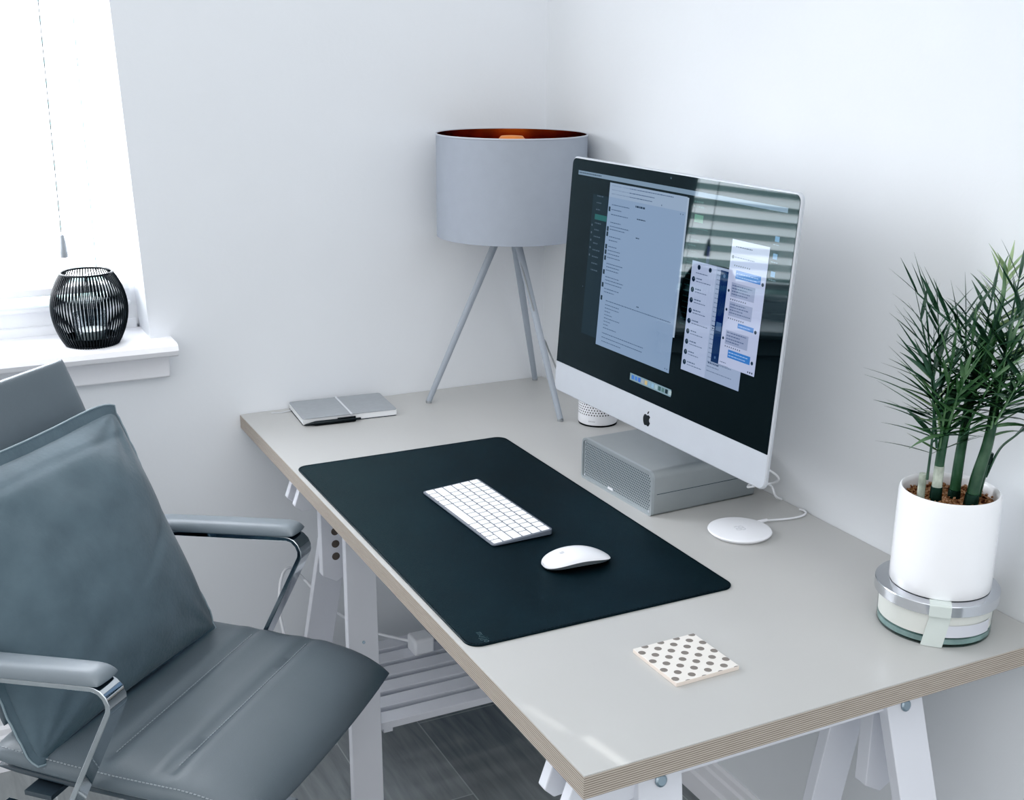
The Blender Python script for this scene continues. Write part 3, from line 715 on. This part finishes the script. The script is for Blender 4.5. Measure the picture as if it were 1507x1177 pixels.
def band(name, a0, a1, zz, r, m, slant=0):
    b = MB(); n = 14; rg = []
    for z in zz:
        rg.append([((r(z))*cos(a0+(a1-a0)*i/n+slant*(z-zz[0])), (r(z))*sin(a0+(a1-a0)*i/n+slant*(z-zz[0])), z) for i in range(n+1)])
    b.loft(rg, False, False, closed=False); return b.obj(name, m, jr, smooth=60)
dcam = math.atan2(-2.5637-JY, -1.378-JX)       # direction of the label, facing the room
band('grey_label', dcam+.12, dcam+1.18, [.016, .034], lambda z: .0794, M['label'])
band('paper_tag', dcam-.16, dcam+.20, [.0005, .012, .036, .049], lambda z: .0798, M['ribbon'], 2.2)
b = MB()
a_ = dcam+.10; ta = Vector((-sin(a_), cos(a_), 0)); ra = Vector((cos(a_), sin(a_), 0))
pr_ = [(.0800, .0488), (.0866, .0492), (.0867, .0650), (.0855, .0664), (.083, .0667), (.068, .0666)]
b.loft([[ra*r+ta*t*.0145+Vector((0, 0, z)) for t in (-1, -.5, 0, .5, 1)] for r, z in pr_], False, False, closed=False); b.obj('lid_seal', M['ribbon'], jr)

PZ = .8168
pl = thing('potted_palm', 'green bushy palm in a white ceramic pot on the candle jar', 'plant', (JX+.002, JY-.002, PZ))
PH = .1415
b = MB(); b.lathe([(0, .0), (.067, .0), (.0692, .0012), (.0697, .003), (.0697, .02), (.0688, PH-.006), (.0672, PH-.001), (.0655, PH), (.0632, PH-.002), (.062, PH-.006), (.0615, PH-.014), (.0615, PH-.03)], 96); b.obj('pot', M['pot'], pl, smooth=40)
# gravel: hundreds of small stones
rr = random.Random(3); b = MB()
b.lathe([(.0614, PH-.017), (.04, PH-.015), (0, PH-.014)], 40)
for k in range(520):
    r = .0585*sqrt(rr.random()); a = rr.random()*2*pi; s = rr.uniform(.0018, .0034)
    c = Vector((r*cos(a), r*sin(a), PH-.0145+rr.uniform(-.001, .0035)))
    R = Matrix.Rotation(rr.random()*6, 3, Vector((rr.random(), rr.random(), rr.random()+.1)).normalized())
    vs = [R @ Vector((s*x*rr.uniform(.7, 1.3), s*y*rr.uniform(.7, 1.2), s*z*.75)) + c for x, y, z in ((1, 0, 0), (-1, 0, 0), (0, 1, 0), (0, -1, 0), (0, 0, 1), (0, 0, -1))]
    b.add(vs, [(0, 2, 4), (2, 1, 4), (1, 3, 4), (3, 0, 4), (2, 0, 5), (1, 2, 5), (3, 1, 5), (0, 3, 5)])
gv = b.obj('gravel', M['gravel'], pl); gv['kind'] = 'stuff'

# palm: local frame a = to the right, d = away from the room, h = up
AX = Vector((.8937, -.4486, 0)); DX = Vector((.4486, .8937, 0))
def LP(a, h, d=0.):
    p = AX*a+DX*d+Vector((0, 0, h)); return p
XMAX = -(JX+.002)-.004
def clampx(p):
    p = Vector(p)
    if p.x > XMAX: p.x = XMAX
    return p
def cane(pts, r, m, name='cane'):
    b = MB(); b.tube([LP(*p) for p in pts], [q*.82 for q in r], 12, smooth=5); return b.obj(name, m, pl, smooth=60)
G = PH-.015
cane([(-.024, G, -.012), (-.023, .185, -.010), (-.019, .235, -.008), (-.014, .285, -.005)], [.0082, .0080, .0075, .006], M['stem'])
cane([(-.0245, G-.002, -.013), (-.0242, G+.022, -.0125)], [.0105, .0098], M['stem_dark'], 'root_collar')
cane([(-.0240, G+.020, -.0122), (-.0233, G+.052, -.0112)], [.0088, .0085], M['stem_pale'], 'cane_ring')
cane([(-.012, G, .02), (-.012, .20, .02), (-.010, .28, .02)], [.0062, .006, .005], M['stem_dark'])
cane([(.008, G, .004), (.009, .18, .004), (.013, .24, .006), (.018, .30, .008), (.022, .36, .01)], [.0095, .0088, .008, .007, .006], M['stem'])
cane([(.007, G, .003), (.0075, G+.012, .003)], [.011, .0102], M['stem_dark'], 'root_collar')
cane([(.020, G, -.028), (.024, .165, -.026), (.036, .215, -.020), (.042, .27, -.014), (.044, .33, -.008)], [.0105, .0105, .009, .0075, .006], M['stem'])
cane([(.0192, G, -.0285), (.0205, G+.018, -.028)], [.0125, .0112], M['stem_dark'], 'root_collar')
cane([(-.042, G, -.004), (-.042, G+.038, -.004)], [.0068, .0064], M['stem_pale'], 'cut_stub')
cane([(.040, G, .006), (.044, G+.03, .006), (.050, G+.062, .006)], [.0075, .007, .0066], M['stem'], 'cut_stub')
cane([(.0485, G+.05, .006), (.0515, G+.066, .006)], [.0072, .007], M['stem_dark'], 'stub_tip')
# tall unopened spear leaf
cane([(.026, .30, .0), (.030, .345, .0), (.036, .39, .0), (.0405, .42, .002), (.039, .442, .002), (.0365, .458, .0), (.0400, .470, .0)], [.009, .0085, .0052, .0036, .0025, .0016, .0006], M['leaf2'], 'spear_leaf')

def leaflet(b, base, dirv, L, w, droop, side, rng):
    dirv = dirv.normalized(); up = Vector((0, 0, 1))
    sdv = dirv.cross(up)
    if sdv.length < .1: sdv = Vector((1, 0, 0))
    sdv = (sdv.normalized()+Vector((rng.uniform(-.5, .5), rng.uniform(-.5, .5), rng.uniform(-.6, .6)))).normalized()
    rows = []; N = 6; p = Vector(base); dv = dirv.copy()
    for i in range(N+1):
        t = i/N; ww = w*(sin(pi*min(1, (t*.92+.08))**.75))*(1-t*.15) if i < N else 0.0002
        nrm = dv.cross(sdv).normalized()
        rows.append([clampx(p-sdv*ww), clampx(p-nrm*ww*.35), clampx(p+sdv*ww)])
        dv = (dv-up*droop/N).normalized(); p = p+dv*(L/N)
    b.loft(rows, False, False, closed=False)
def frond(pts, n, L, m, seed, w=.0042, spread=.75, droop=.5, start=.25, name='frond', lift=.25, tipleaf=True):
    """pts: rachis control points in (a, h, d)"""
    rng = random.Random(seed); P = catmull([LP(*p) for p in pts], 8); P = [clampx(p) for p in P]
    b = MB(); b.tube(P, [.0022, .0018, .001], 6)
    for k in range(n):
        t = start+(1-start)*k/(n-1)*.97; i = min(int(t*(len(P)-1)), len(P)-2); f = t*(len(P)-1)-i
        base = P[i].lerp(P[i+1], f); tg = (P[i+1]-P[i]).normalized()
        sd = tg.cross(Vector((0, 0, 1)))
        if sd.length < .2: sd = AX.copy()
        sd = (sd.normalized()*.8+AX*.55*(1 if sd.dot(AX) > 0 else -1)).normalized()
        for s in (-1, 1):
            sp = spread*(1-.35*t)*rng.uniform(.8, 1.2)
            d = tg+sd*s*sp*1.3+Vector((0, 0, lift*rng.uniform(.4, 1.3)))
            LL = L*(.62+.5*sin(pi*min(1, .2+t*.75)))*rng.uniform(.66, 1.2)
            leaflet(b, base, d, LL, w*rng.uniform(.8, 1.15), droop*rng.uniform(.5, 1.3), s, rng)
    if tipleaf: leaflet(b, P[-1], P[-1]-P[-2], L*.8, w*.8, droop*.5, 1, rng)
    return b.obj(name, m, pl, smooth=60)
# (a right, h up, d away) metres above the lid
LF, L2, L3 = M['leaf'], M['leaf2'], M['leaf3']
def uf(p0, p1, az, seed, n=8, L=.085, m=None, w=.0034, droop=.22, bow=(0, 0, 0), f0=76, f1=28, start=.12, name='frond', sides=(-1, 1)):
    """upright frond: rachis p0 -> p1 in (a, h, d); leaflets spread in the vertical plane at azimuth az (0 = right, 90 = away)"""
    rng = random.Random(seed); A, B = Vector(p0), Vector(p1); mid = (A+B)/2+Vector(bow)
    P = [clampx(p) for p in catmull([LP(*A), LP(*mid), LP(*B)], 10)]
    b = MB(); b.tube(P, [.0021, .0017, .0009], 6)
    side = AX*cos(radians(az))+DX*sin(radians(az)); side2 = DX*cos(radians(az))-AX*sin(radians(az))
    for k in range(n):
        t = start+(1-start)*k/(n-1)*.96; i = min(int(t*(len(P)-1)), len(P)-2); f = t*(len(P)-1)-i
        tg = (P[i+1]-P[i]).normalized()
        for sd in sides:
            tt = min(.97, max(0, t+rng.uniform(-.04, .04))); i2 = min(int(tt*(len(P)-1)), len(P)-2)
            base = P[i2].lerp(P[i2+1], tt*(len(P)-1)-i2)
            ph = radians(f0+(f1-f0)*t+rng.uniform(-12, 12))
            d = tg*cos(ph)+side*sd*sin(ph)+side2*rng.uniform(-.32, .32)
            LL = L*(.72+.4*sin(pi*min(1, .15+t*.75)))*rng.uniform(.78, 1.12)
            leaflet(b, base, d, LL, w*rng.uniform(.8, 1.15), droop*rng.uniform(.2, 1.6), sd, rng)
    leaflet(b, P[-1], P[-1]-P[-2], L*.8, w*.85, droop*.5, 1, rng)
    return b.obj(name, m or LF, pl, smooth=60)
uf((-.040, .160, -.016), (-.050, .322, -.022), 15, 1, 10, .088, bow=(.004, 0, 0), start=.3)
uf((-.030, .205, -.012), (-.056, .350, -.012), 160, 2, 9, .084)
uf((-.026, .190, -.010), (-.030, .330, -.030), 20, 3, 8, .078, L2, f0=60)
uf((-.014, .225, .018), (-.034, .372, .024), 10, 4, 8, .076)
uf((-.020, .215, -.008), (-.020, .315, -.050), 40, 5, 8, .070, L2, droop=.35)
uf((-.022, .230, -.006), (-.066, .385, .004), 170, 6, 7, .066, f0=50)
# upper left frond with leaflets pointing up
frond([(.008, .325, .0), (-.020, .372, .004), (-.048, .396, .006), (-.074, .418, .006)], 5, .066, LF, 3, start=.2, lift=1.0, spread=.28, droop=.10, w=.0036)
# middle
uf((.008, .205, .004), (.002, .352, -.010), 0, 10, 8, .074, L2, droop=.4)
uf((.012, .240, .004), (-.006, .392, .004), 20, 11, 7, .070, droop=.4)
uf((.014, .250, .006), (.016, .372, -.036), 10, 12, 8, .076, droop=.5, w=.0038)
uf((.016, .260, .006), (.030, .410, .012), 160, 13, 7, .068, droop=.35)
uf((.010, .225, .0), (.018, .318, -.055), 30, 14, 7, .070, L2, droop=.5)
# right
uf((.036, .215, -.020), (.040, .352, -.034), 5, 20, 8, .078, L2, droop=.4)
uf((.040, .250, -.016), (.060, .392, -.014), 15, 21, 8, .078, droop=.35)
uf((.042, .270, -.012), (.082, .400, -.004), 150, 22, 8, .076, droop=.35)
uf((.043, .280, -.010), (.060, .440, .004), 10, 23, 7, .066, droop=.2, f0=50)
uf((.040, .240, -.016), (.066, .320, -.050), 20, 24, 8, .076, droop=.45, w=.0038)
uf((.042, .255, -.012), (.094, .342, -.016), 160, 25, 8, .074, droop=.3)
uf((.040, .230, -.014), (.048, .318, -.066), 10, 26, 7, .07, L2, droop=.5)
uf((.020, .270, .008), (.044, .378, .022), 0, 27, 8, .064, droop=.3)
uf((.036, .300, .014), (.055, .446, .030), 0, 28, 10, .050, L3, droop=.12, f0=70, f1=35, start=.3, name='pale_frond', w=.0036)
uf((.040, .270, .016), (.088, .372, .026), 10, 29, 8, .056, L3, droop=.2, name='pale_frond')
uf((-.020, .225, .010), (-.036, .300, .022), 10, 30, 7, .060, L3, droop=.15, name='pale_frond', w=.003)
frond([(.050, G+.03, .006), (.062, .20, .0), (.082, .225, -.006), (.104, .255, -.01)], 6, .062, LF, 15, start=.6, lift=.2, w=.0036)

# ------------------------------------------------------------------ lantern on the sill
ln = thing('wire_lantern', 'black round wire candle lantern on the white window sill', 'lantern', (-1.061, .004, .9445))
LH = .149
def lr(t): # t 0..1 height
    return .0485+(.0755-.0485)*sin(pi*min(1, (t*.93+.03)))**.8 if t < .5 else .0455+(.0755-.0455)*sin(pi*min(1, (t*.93+.03)))**.8
b = MB(); NWIRE = 64
for k in range(NWIRE):
    a = 2*pi*k/NWIRE
    b.tube([(lr(i/14)*cos(a), lr(i/14)*sin(a), LH*i/14) for i in range(15)], .00155, 5)
b.obj('wire_cage', M['lantern'], ln)
for z, r in ((LH, lr(1)), (.0026, lr(0))):
    b = MB(); b.tube([(r*cos(2*pi*k/48), r*sin(2*pi*k/48), z) for k in range(49)], .0024, 8); b.obj('ring', M['lantern'], ln, smooth=60)
b = MB(); b.lathe([(0, .0), (.049, .0), (.052, .006), (.054, .018), (.050, .018), (.049, .006), (0, .005)], 48); b.obj('base_dish', M['lantern'], ln, smooth=40)
b = MB(); b.lathe([(0, .007), (.030, .007), (.032, .010), (.034, .065), (.033, .065), (.031, .012), (0, .010)], 32); b.obj('glass_cup', M['tealight'], ln, smooth=40)
b = MB(); b.lathe([(0, .0105), (.029, .0105), (.0295, .03), (0, .03)], 32); b.obj('candle', M['wax'], ln, smooth=40)

# ------------------------------------------------------------------ white cable tails
o = MB(); o.tube([(-.20, -.90, .90), (-.10, -.93, .85), (-.04, -.952, .815), (-.022, -.951, .796), (-.028, -.932, .783), (-.06, -.93, .79), (-.085, -.945, .79), (-.06, -.962, .798), (-.036, -.95, .785), (-.03, -.953, .770), (-.022, -.95, .762), (-.006, -.945, .7535)], .0021, 8, smooth=6)
tag(o.obj('power_cable', M['white_cord'], smooth=60), 'white power cable looping behind the lower corner of the computer', 'cable')
cb_ = thing('extension_lead', 'white extension lead lying on the trestle shelf under the desk', 'cable', (-.425, -.215, FZ+.181))
q = MB(); q.box((.0, 0, .02), (.05, .05, .04)); q.obj('plug', M['white_cord'], cb_, bevel=.006)
q = MB(); q.tube([(.0, .0, .02), (-.04, .03, .025), (-.10, .06, .045), (-.17, .11, .09), (-.225, .16, .16)], .0035, 8, smooth=6); q.obj('cord', M['white_cord'], cb_, smooth=60)
q = MB(); q.tube([(-.225, .16, .16), (-.26, .15, .20), (-.29, .12, .19), (-.305, .09, .13), (-.30, .07, .06), (-.29, .06, .0)], .0035, 8, smooth=6); q.obj('cord_loop', M['white_cord'], cb_, smooth=60)

# ------------------------------------------------------------------ chair: local x = facing, y = its left
# world = rotate by -45 deg: u=(.7071,-.7071), v=(.7071,.7071); origin at v=-1.228, u=-.22
u0, v0 = -.22, -1.228
ch = thing('office_chair', 'grey leather office chair with chrome arms pulled up to the desk', 'chair', (.70710678*(u0+v0), .70710678*(-u0+v0), FZ), -pi/4)
def CU(u, v, z): return (u-u0, v-v0, z-FZ)
def seatfn(u, v, a, b):
    d = 0
    for g in (-.252, -.140):
        gu = u+(-.2215)-g
        d -= .0075*math.exp(-(gu/.0075)**2)*(1 if abs(v) < .21 else max(0, 1-(abs(v)-.21)/.02))
        d += .002*math.exp(-((abs(gu)-.022)/.014)**2)
    s = max(0, (u-.10)/.14)
    return (d, -.030*s*s+.004*max(0, -u)/.24)
b = MB(); pillow(b, .2405, .2545, .030, .018, 9, 9, 72, .12, seatfn, lambda u, v, z: CU(u-.2215, v+v0, z+.468), m=36)
weld(b.obj('seat', M['chair'], ch, smooth=70), 2e-4)
b = MB(); pillow(b, .225, .238, .012, .016, 8, 8, 20, .10, None, lambda u, v, z: CU(u-.235, v+v0, z+.445)); weld(b.obj('seat_pan', mat('seat_pan_grey', (78, 86, 92), .5), ch, smooth=70), 2e-4)
b = MB()
def stitch(p0, p1, n, z):
    for k in range(n):
        t = (k+.5)/n; u = p0[0]+(p1[0]-p0[0])*t; v = p0[1]+(p1[1]-p0[1])*t
        ang = math.atan2(p1[1]-p0[1], p1[0]-p0[0])
        b.box(CU(u, v, z(u, v) if callable(z) else z), (.0045, .0014, .0012), Matrix.Rotation(ang, 3, 'Z'))
for g in (-.252, -.140): stitch((g+.006, v0-.205), (g+.006, v0+.205), 62, .4962)
b.obj('seam_stitching', M['stitch'], ch)
b = MB()
for s in (-1,): 
    for k in range(66):
        u = -.445+.44*(k+.5)/66; w = .2475*sqrt(1-.12*((u+.2215)/.2405)**2/2)
        uu = u+.2215; dz = -.030*max(0, (uu-.10)/.14)**2+.004*max(0, -uu)/.24
        b.box(CU(u, v0+s*w, .4868+dz), (.0046, .0014, .0014))
b.obj('edge_stitching', M['stitch'], ch)
# back rest
prof = [(-.440, .50), (-.462, .58), (-.490, .68), (-.522, .78), (-.557, .88), (-.592, .965), (-.602, .990)]
PP = catmull([Vector((u, 0, z)) for u, z in prof], 6)
b = MB(); nb_ = len(PP)-1
hb = .212
def backplace(s_, v, d):
    k = max(0, min(1, (s_+1)/2))*nb_; i = min(int(k), nb_-1); f = k-i
    p = PP[i].lerp(PP[i+1], f); t = (PP[i+1]-PP[i]).normalized(); n = Vector((t.z, 0, -t.x))
    q = p+n*d; return CU(q.x-.012, v0+v, q.z)
pillow(b, 1., hb, .014, .014, 14, 9, 40, .07, None, backplace, m=24); weld(b.obj('backrest', M['chair'], ch, smooth=70), 2e-4)
# arms
def fillet(P, r, n=8):
    out = [Vector(P[0])]
    for i in range(1, len(P)-1):
        a, p, c = Vector(P[i-1]), Vector(P[i]), Vector(P[i+1]); d1 = (a-p).normalized(); d2 = (c-p).normalized()
        ang = d1.angle(d2); L = r/math.tan(ang/2); s = p+d1*L; e = p+d2*L; cen = p+(d1+d2).normalized()*(r/sin(ang/2))
        for k in range(n+1):
            t = k/n; q = s.lerp(e, t); q = cen+(q-cen).normalized()*r; out.append(q)
    out.append(Vector(P[-1])); return out
for s, vc in ((1, -.953), (-1, -1.520)):
    path = fillet([(-.502, .645), (-.150, .678), (-.278, .418), (-.40, .422)], .026)
    hw, th = .0205, .0042; R_ = []
    for i, p in enumerate(path):
        t = (path[min(i+1, len(path)-1)]-path[max(i-1, 0)]).normalized(); n = Vector((-t.y, t.x))
        A, B = p+n*th, p-n*th
        R_.append([CU(A.x, vc-hw, A.y), CU(A.x, vc+hw, A.y), CU(B.x, vc+hw, B.y), CU(B.x, vc-hw, B.y)])
    b = MB(); b.loft(R_); ar = b.obj('arm_frame', M['chrome'], ch, bevel=.0012)
    L = .160; ang = math.atan2(.042, .45)
    b = MB()
    def pp(u, v, z):
        uu = -.335+u*cos(ang)-z*sin(ang); zz = .6685+u*sin(ang)+z*cos(ang); return CU(uu, vc+v, zz)
    pillow(b, L, .0245, .019, .0055, 14, 4, 30, .06, None, pp, m=14); weld(b.obj('arm_pad', M['chairpad'], ar, smooth=70), 2e-4)
    b = MB(); b.box(CU(-.362, vc+s*(-.135), .424), (.05, .19, .008)); b.obj('arm_bracket', bpy.data.materials['seat_pan_grey'], ar)
# mechanism, column, star base
b = MB(); b.box(CU(-.23, v0, .415), (.2, .14, .03)); b.obj('tilt_mechanism', M['dark'], ch, bevel=.006)
b = MB(); b.lathe([(.028, .10), (.028, .26), (.018, .265), (.018, .40), (0, .40)], 24, CU(-.23, v0, FZ)); b.obj('gas_column', M['chrome'], ch, smooth=40)
b0 = CU(-.23, v0, FZ)
for k in range(5):
    a = 2*pi*k/5+.3; d = Vector((cos(a), sin(a), 0)); t = Vector((-sin(a), cos(a), 0)); o_ = Vector(b0)
    b = MB()
    def sec(r, w, z0_, z1_): return [o_+d*r+t*w+Vector((0, 0, z0_)), o_+d*r-t*w+Vector((0, 0, z0_)), o_+d*r-t*w*.7+Vector((0, 0, z1_)), o_+d*r+t*w*.7+Vector((0, 0, z1_))]
    b.loft([sec(.015, .028, .085, .125), sec(.15, .022, .078, .108), sec(.29, .016, .066, .088)]); lg = b.obj('base_arm', M['chrome'], ch, bevel=.003)
    b = MB(); c = o_+d*.275
    for s in (-1, 1): b.tube([c+t*s*.008+Vector((0, 0, .03)), c+t*s*.026+Vector((0, 0, .03))], .03, 20)
    b.tube([c+Vector((0, 0, .03)), c+Vector((0, 0, .075))], .008, 10); b.obj('castor', M['dark'], lg, smooth=40)

# ------------------------------------------------------------------ cushion (own thing)
cu = thing('cushion', 'square blue-grey velvet cushion leaning on the chair back', 'cushion', (.70710678*(-.36+v0-.02), .70710678*(.36+v0-.02), .50), -pi/4)
ctr = Vector((-.424, -1.258, .697)); av_ = Vector((.055, 1, .030)).normalized(); bv_ = Vector((-.182, 0, .41)).normalized()
bv_ = (bv_-av_*bv_.dot(av_)).normalized(); nv_ = av_.cross(bv_)*1.0
if nv_.x < 0: nv_ = -nv_
cu_u0, cu_v0, cu_z0 = -.36, v0-.02, .50
def QP(a, b_, n):
    p = ctr+av_*a+bv_*b_+nv_*n; return (p.x-cu_u0, p.y-cu_v0, p.z-cu_z0)
HS = .226
rc = random.Random(5)
wr = [(rc.uniform(0, 2*pi), rc.uniform(.35, 1.0), rc.uniform(.004, .011)) for _ in range(9)]
def outline(a, b_):     # pinched cushion outline
    ka = 1-.05*(1-b_*b_); kb = 1-.05*(1-a*a)
    cr = 1-.035*abs(a*b_)**7
    return a*HS*1.035*ka*cr, b_*HS*kb*cr
b = MB(); n = 64; top = []; bot = []
def ee(a): return max(0, 1-abs(a)**2.6)**.62
for i in range(n+1):
    a = sin(pi/2*(-1+2*i/n)*.999)
    for j in range(n+1):
        c = sin(pi/2*(-1+2*j/n)*.999); x, y = outline(a, c); k = ee(a)*ee(c)
        w = 0
        for ph, fr, am in ((.4, 1, 1),):
            # radiating creases from the corners and a few soft folds
            for sx, sy in ((-1, -1), (1, -1), (-1, 1), (1, 1)):
                dx, dy = a-sx, c-sy; r = sqrt(dx*dx+dy*dy); th = math.atan2(dy*sy, dx*sx)
                w += .0030*math.exp(-(r/.5)**2)*sin(th*13+sx*1.3+sy*.7)*min(1, r*5)
            w += .0035*sin(5*a+3.2*c+1.1)*sin(2.1*a-4.0*c+.6)
            t_ = c-(-.35+.5*a)      # diagonal crease
            w -= .006*math.exp(-(t_/.035)**2)*math.exp(-((a-.55)/.35)**2)
            t_ = c-(.86-.10*a*a); w -= .003*math.exp(-(t_/.03)**2)
            w += .0022*sin(9*a+5*c)*math.exp(-((c-.6)/.3)**2)+.0014*sin(17*c-6*a+2*sin(5*a))*math.exp(-((a+.2)/.6)**2)
        top.append(QP(x, y, .082*k+w*min(1, k*2.2))); bot.append(QP(x, y, -.052*k))
w_ = n+1; fs = []; N = len(top)
for i in range(n):
    for j in range(n):
        q = i*w_+j; fs.append((q, q+w_, q+w_+1, q+1)); fs.append((N+q, N+q+1, N+q+w_+1, N+q+w_))
b.add(top+bot, fs); weld(b.obj('cover', M['velvet'], cu, smooth=80), 3e-4)
# flange all round
b = MB(); ring0 = []; ring1 = []; m_ = 40
per = []
for k in range(m_): per.append((-1+2*k/m_, -1))
for k in range(m_): per.append((1, -1+2*k/m_))
for k in range(m_): per.append((1-2*k/m_, 1))
for k in range(m_): per.append((-1, 1-2*k/m_))
rg = [[], [], [], []]
def nn(a, c): return abs(a)**6 if abs(a) > abs(c) else .35
for k, (a, c) in enumerate(per):
    x, y = outline(a, c); L = sqrt(x*x+y*y); wv = .0010*sin(k*.9)+.0008*sin(k*2.1)-(.002 if c > .98 else .008*(.3+.7*abs(nn(a, c))))
    cr = (abs(a*c))**6
    ex = (.020 if c > .98 else .013)*(1-.25*cr)
    nx_ = Vector((a**9 if abs(a) < 1 else a, c**9 if abs(c) < 1 else c)); 
    nx_ = nx_.normalized()
    rg[0].append(QP(x-nx_.x*.008, y-nx_.y*.008, .003)); rg[1].append(QP(x+nx_.x*ex, y+nx_.y*ex, .003+wv)); rg[2].append(QP(x+nx_.x*ex, y+nx_.y*ex, -.001+wv)); rg[3].append(QP(x-nx_.x*.008, y-nx_.y*.008, -.003))
b.loft(rg, False, False, closed=True); b.obj('flange', M['velvet'], cu, smooth=60)
b = MB(); b.tube([Vector(q) for q in rg[1]]+[Vector(rg[1][0])], .0016, 6); b.obj('piping', mat('piping_grey', (140, 156, 164), .6), cu, smooth=60)

# ------------------------------------------------------------------ light
W = bpy.data.worlds.new('daylight'); S.world = W; W.use_nodes = True; nt = W.node_tree
bg = nt.nodes['Background']
tc = nt.nodes.new('ShaderNodeTexCoord'); sp = nt.nodes.new('ShaderNodeSeparateXYZ'); nt.links.new(tc.outputs['Generated'], sp.inputs[0])
def mr(sock, a, b_, c, d):
    m = nt.nodes.new('ShaderNodeMapRange'); m.inputs[1].default_value = a; m.inputs[2].default_value = b_; m.inputs[3].default_value = c; m.inputs[4].default_value = d
    m.interpolation_type = 'SMOOTHSTEP'; nt.links.new(sock, m.inputs[0]); return m.outputs[0]
def mth(op, a, b_):
    m = nt.nodes.new('ShaderNodeMath'); m.operation = op
    for i, q in enumerate((a, b_)):
        if isinstance(q, (int, float)): m.inputs[i].default_value = q
        else: nt.links.new(q, m.inputs[i])
    return m.outputs[0]
out = mth('MULTIPLY', mr(sp.outputs['Y'], .25, .45, 0, 1), mr(sp.outputs['Z'], .75, .35, 0, 1))   # garden seen through the window
left = mr(sp.outputs['X'], .2, -.9, .85, 1.15)
back = mr(sp.outputs['Y'], .2, -.8, .75, 1.7)
upk = mr(sp.outputs['Z'], -.2, .8, .58, 1.38)
amb = mth('MULTIPLY', mth('MULTIPLY', left, upk), back)
mx = nt.nodes.new('ShaderNodeMix'); mx.data_type = 'RGBA'; nt.links.new(out, mx.inputs[0])
mx.inputs[6].default_value = (.955, .975, 1.0, 1); mx.inputs[7].default_value = (.60, .80, .82, 1)
st_ = nt.nodes.new('ShaderNodeMix'); st_.data_type = 'FLOAT'; nt.links.new(out, st_.inputs[0]); nt.links.new(mth('MULTIPLY', amb, .92), st_.inputs[2]); st_.inputs[3].default_value = 3.6
nt.links.new(mx.outputs[2], bg.inputs[0]); nt.links.new(st_.outputs[0], bg.inputs[1])

# two added narrow area lamps draw thin light streaks on the near desk corner
for k, (a, c, w) in enumerate((((-.7212, -1.4671), (-.7087, -1.5441), .010), ((-.7534, -1.3741), (-.7376, -1.4425), .007))):
    A, B = Vector((*a, ZD)), Vector((*c, ZD)); mid = (A+B)/2; L = bpy.data.lights.new('added_light_sliver', 'AREA'); L.shape = 'RECTANGLE'
    L.size = w; L.size_y = (B-A).length; L.spread = radians(1.2); L.energy = GLINT[k]; L.color = (1, .99, .97)
    o = bpy.data.objects.new('added_light_sliver', L); COL.objects.link(o)
    z = Vector((-.35, .12, .93)).normalized(); yv = (B-A).normalized(); xv = yv.cross(z).normalized(); yv = z.cross(xv)
    pos = mid+z*.9
    o.matrix_world = Matrix(((xv.x, yv.x, z.x, pos.x), (xv.y, yv.y, z.y, pos.y), (xv.z, yv.z, z.z, pos.z), (0, 0, 0, 1)))

# ------------------------------------------------------------------ camera
cam = bpy.data.cameras.new('camera'); co = bpy.data.objects.new('camera', cam); COL.objects.link(co)
F = Vector((0.43201934, 0.85564915, -0.28499791)); R = Vector((0.89371621, -0.44856065, 0.00804268)); U = Vector((0.12095714, 0.25818185, 0.95849439))
mw_ = Matrix((( R.x, U.x, -F.x, -1.37822916), (R.y, U.y, -F.y, -2.56366041), (R.z, U.z, -F.z, 1.55240914), (0, 0, 0, 1)))
co.matrix_world = mw_
cam.sensor_fit = 'HORIZONTAL'; cam.sensor_width = 36; cam.lens = 1771.97/1507*36; cam.clip_start = .02
S.camera = co
S.view_settings.view_transform = 'Standard'; S.view_settings.look = 'None'; S.view_settings.exposure = 0
vs = S.view_settings; vs.use_curve_mapping = True        # the picture's slightly crushed blacks
cv = vs.curve_mapping.curves[3]
cv.points.new(.024, .0065); cv.points.new(.07, .055); cv.points.new(.2, .2); cv.points.new(.6, .6); vs.curve_mapping.update()
S.cycles.use_denoising = True; S.cycles.max_bounces = 10; S.cycles.diffuse_bounces = 5; S.cycles.caustics_reflective = False; S.cycles.caustics_refractive = False
S.cycles.sample_clamp_indirect = 6
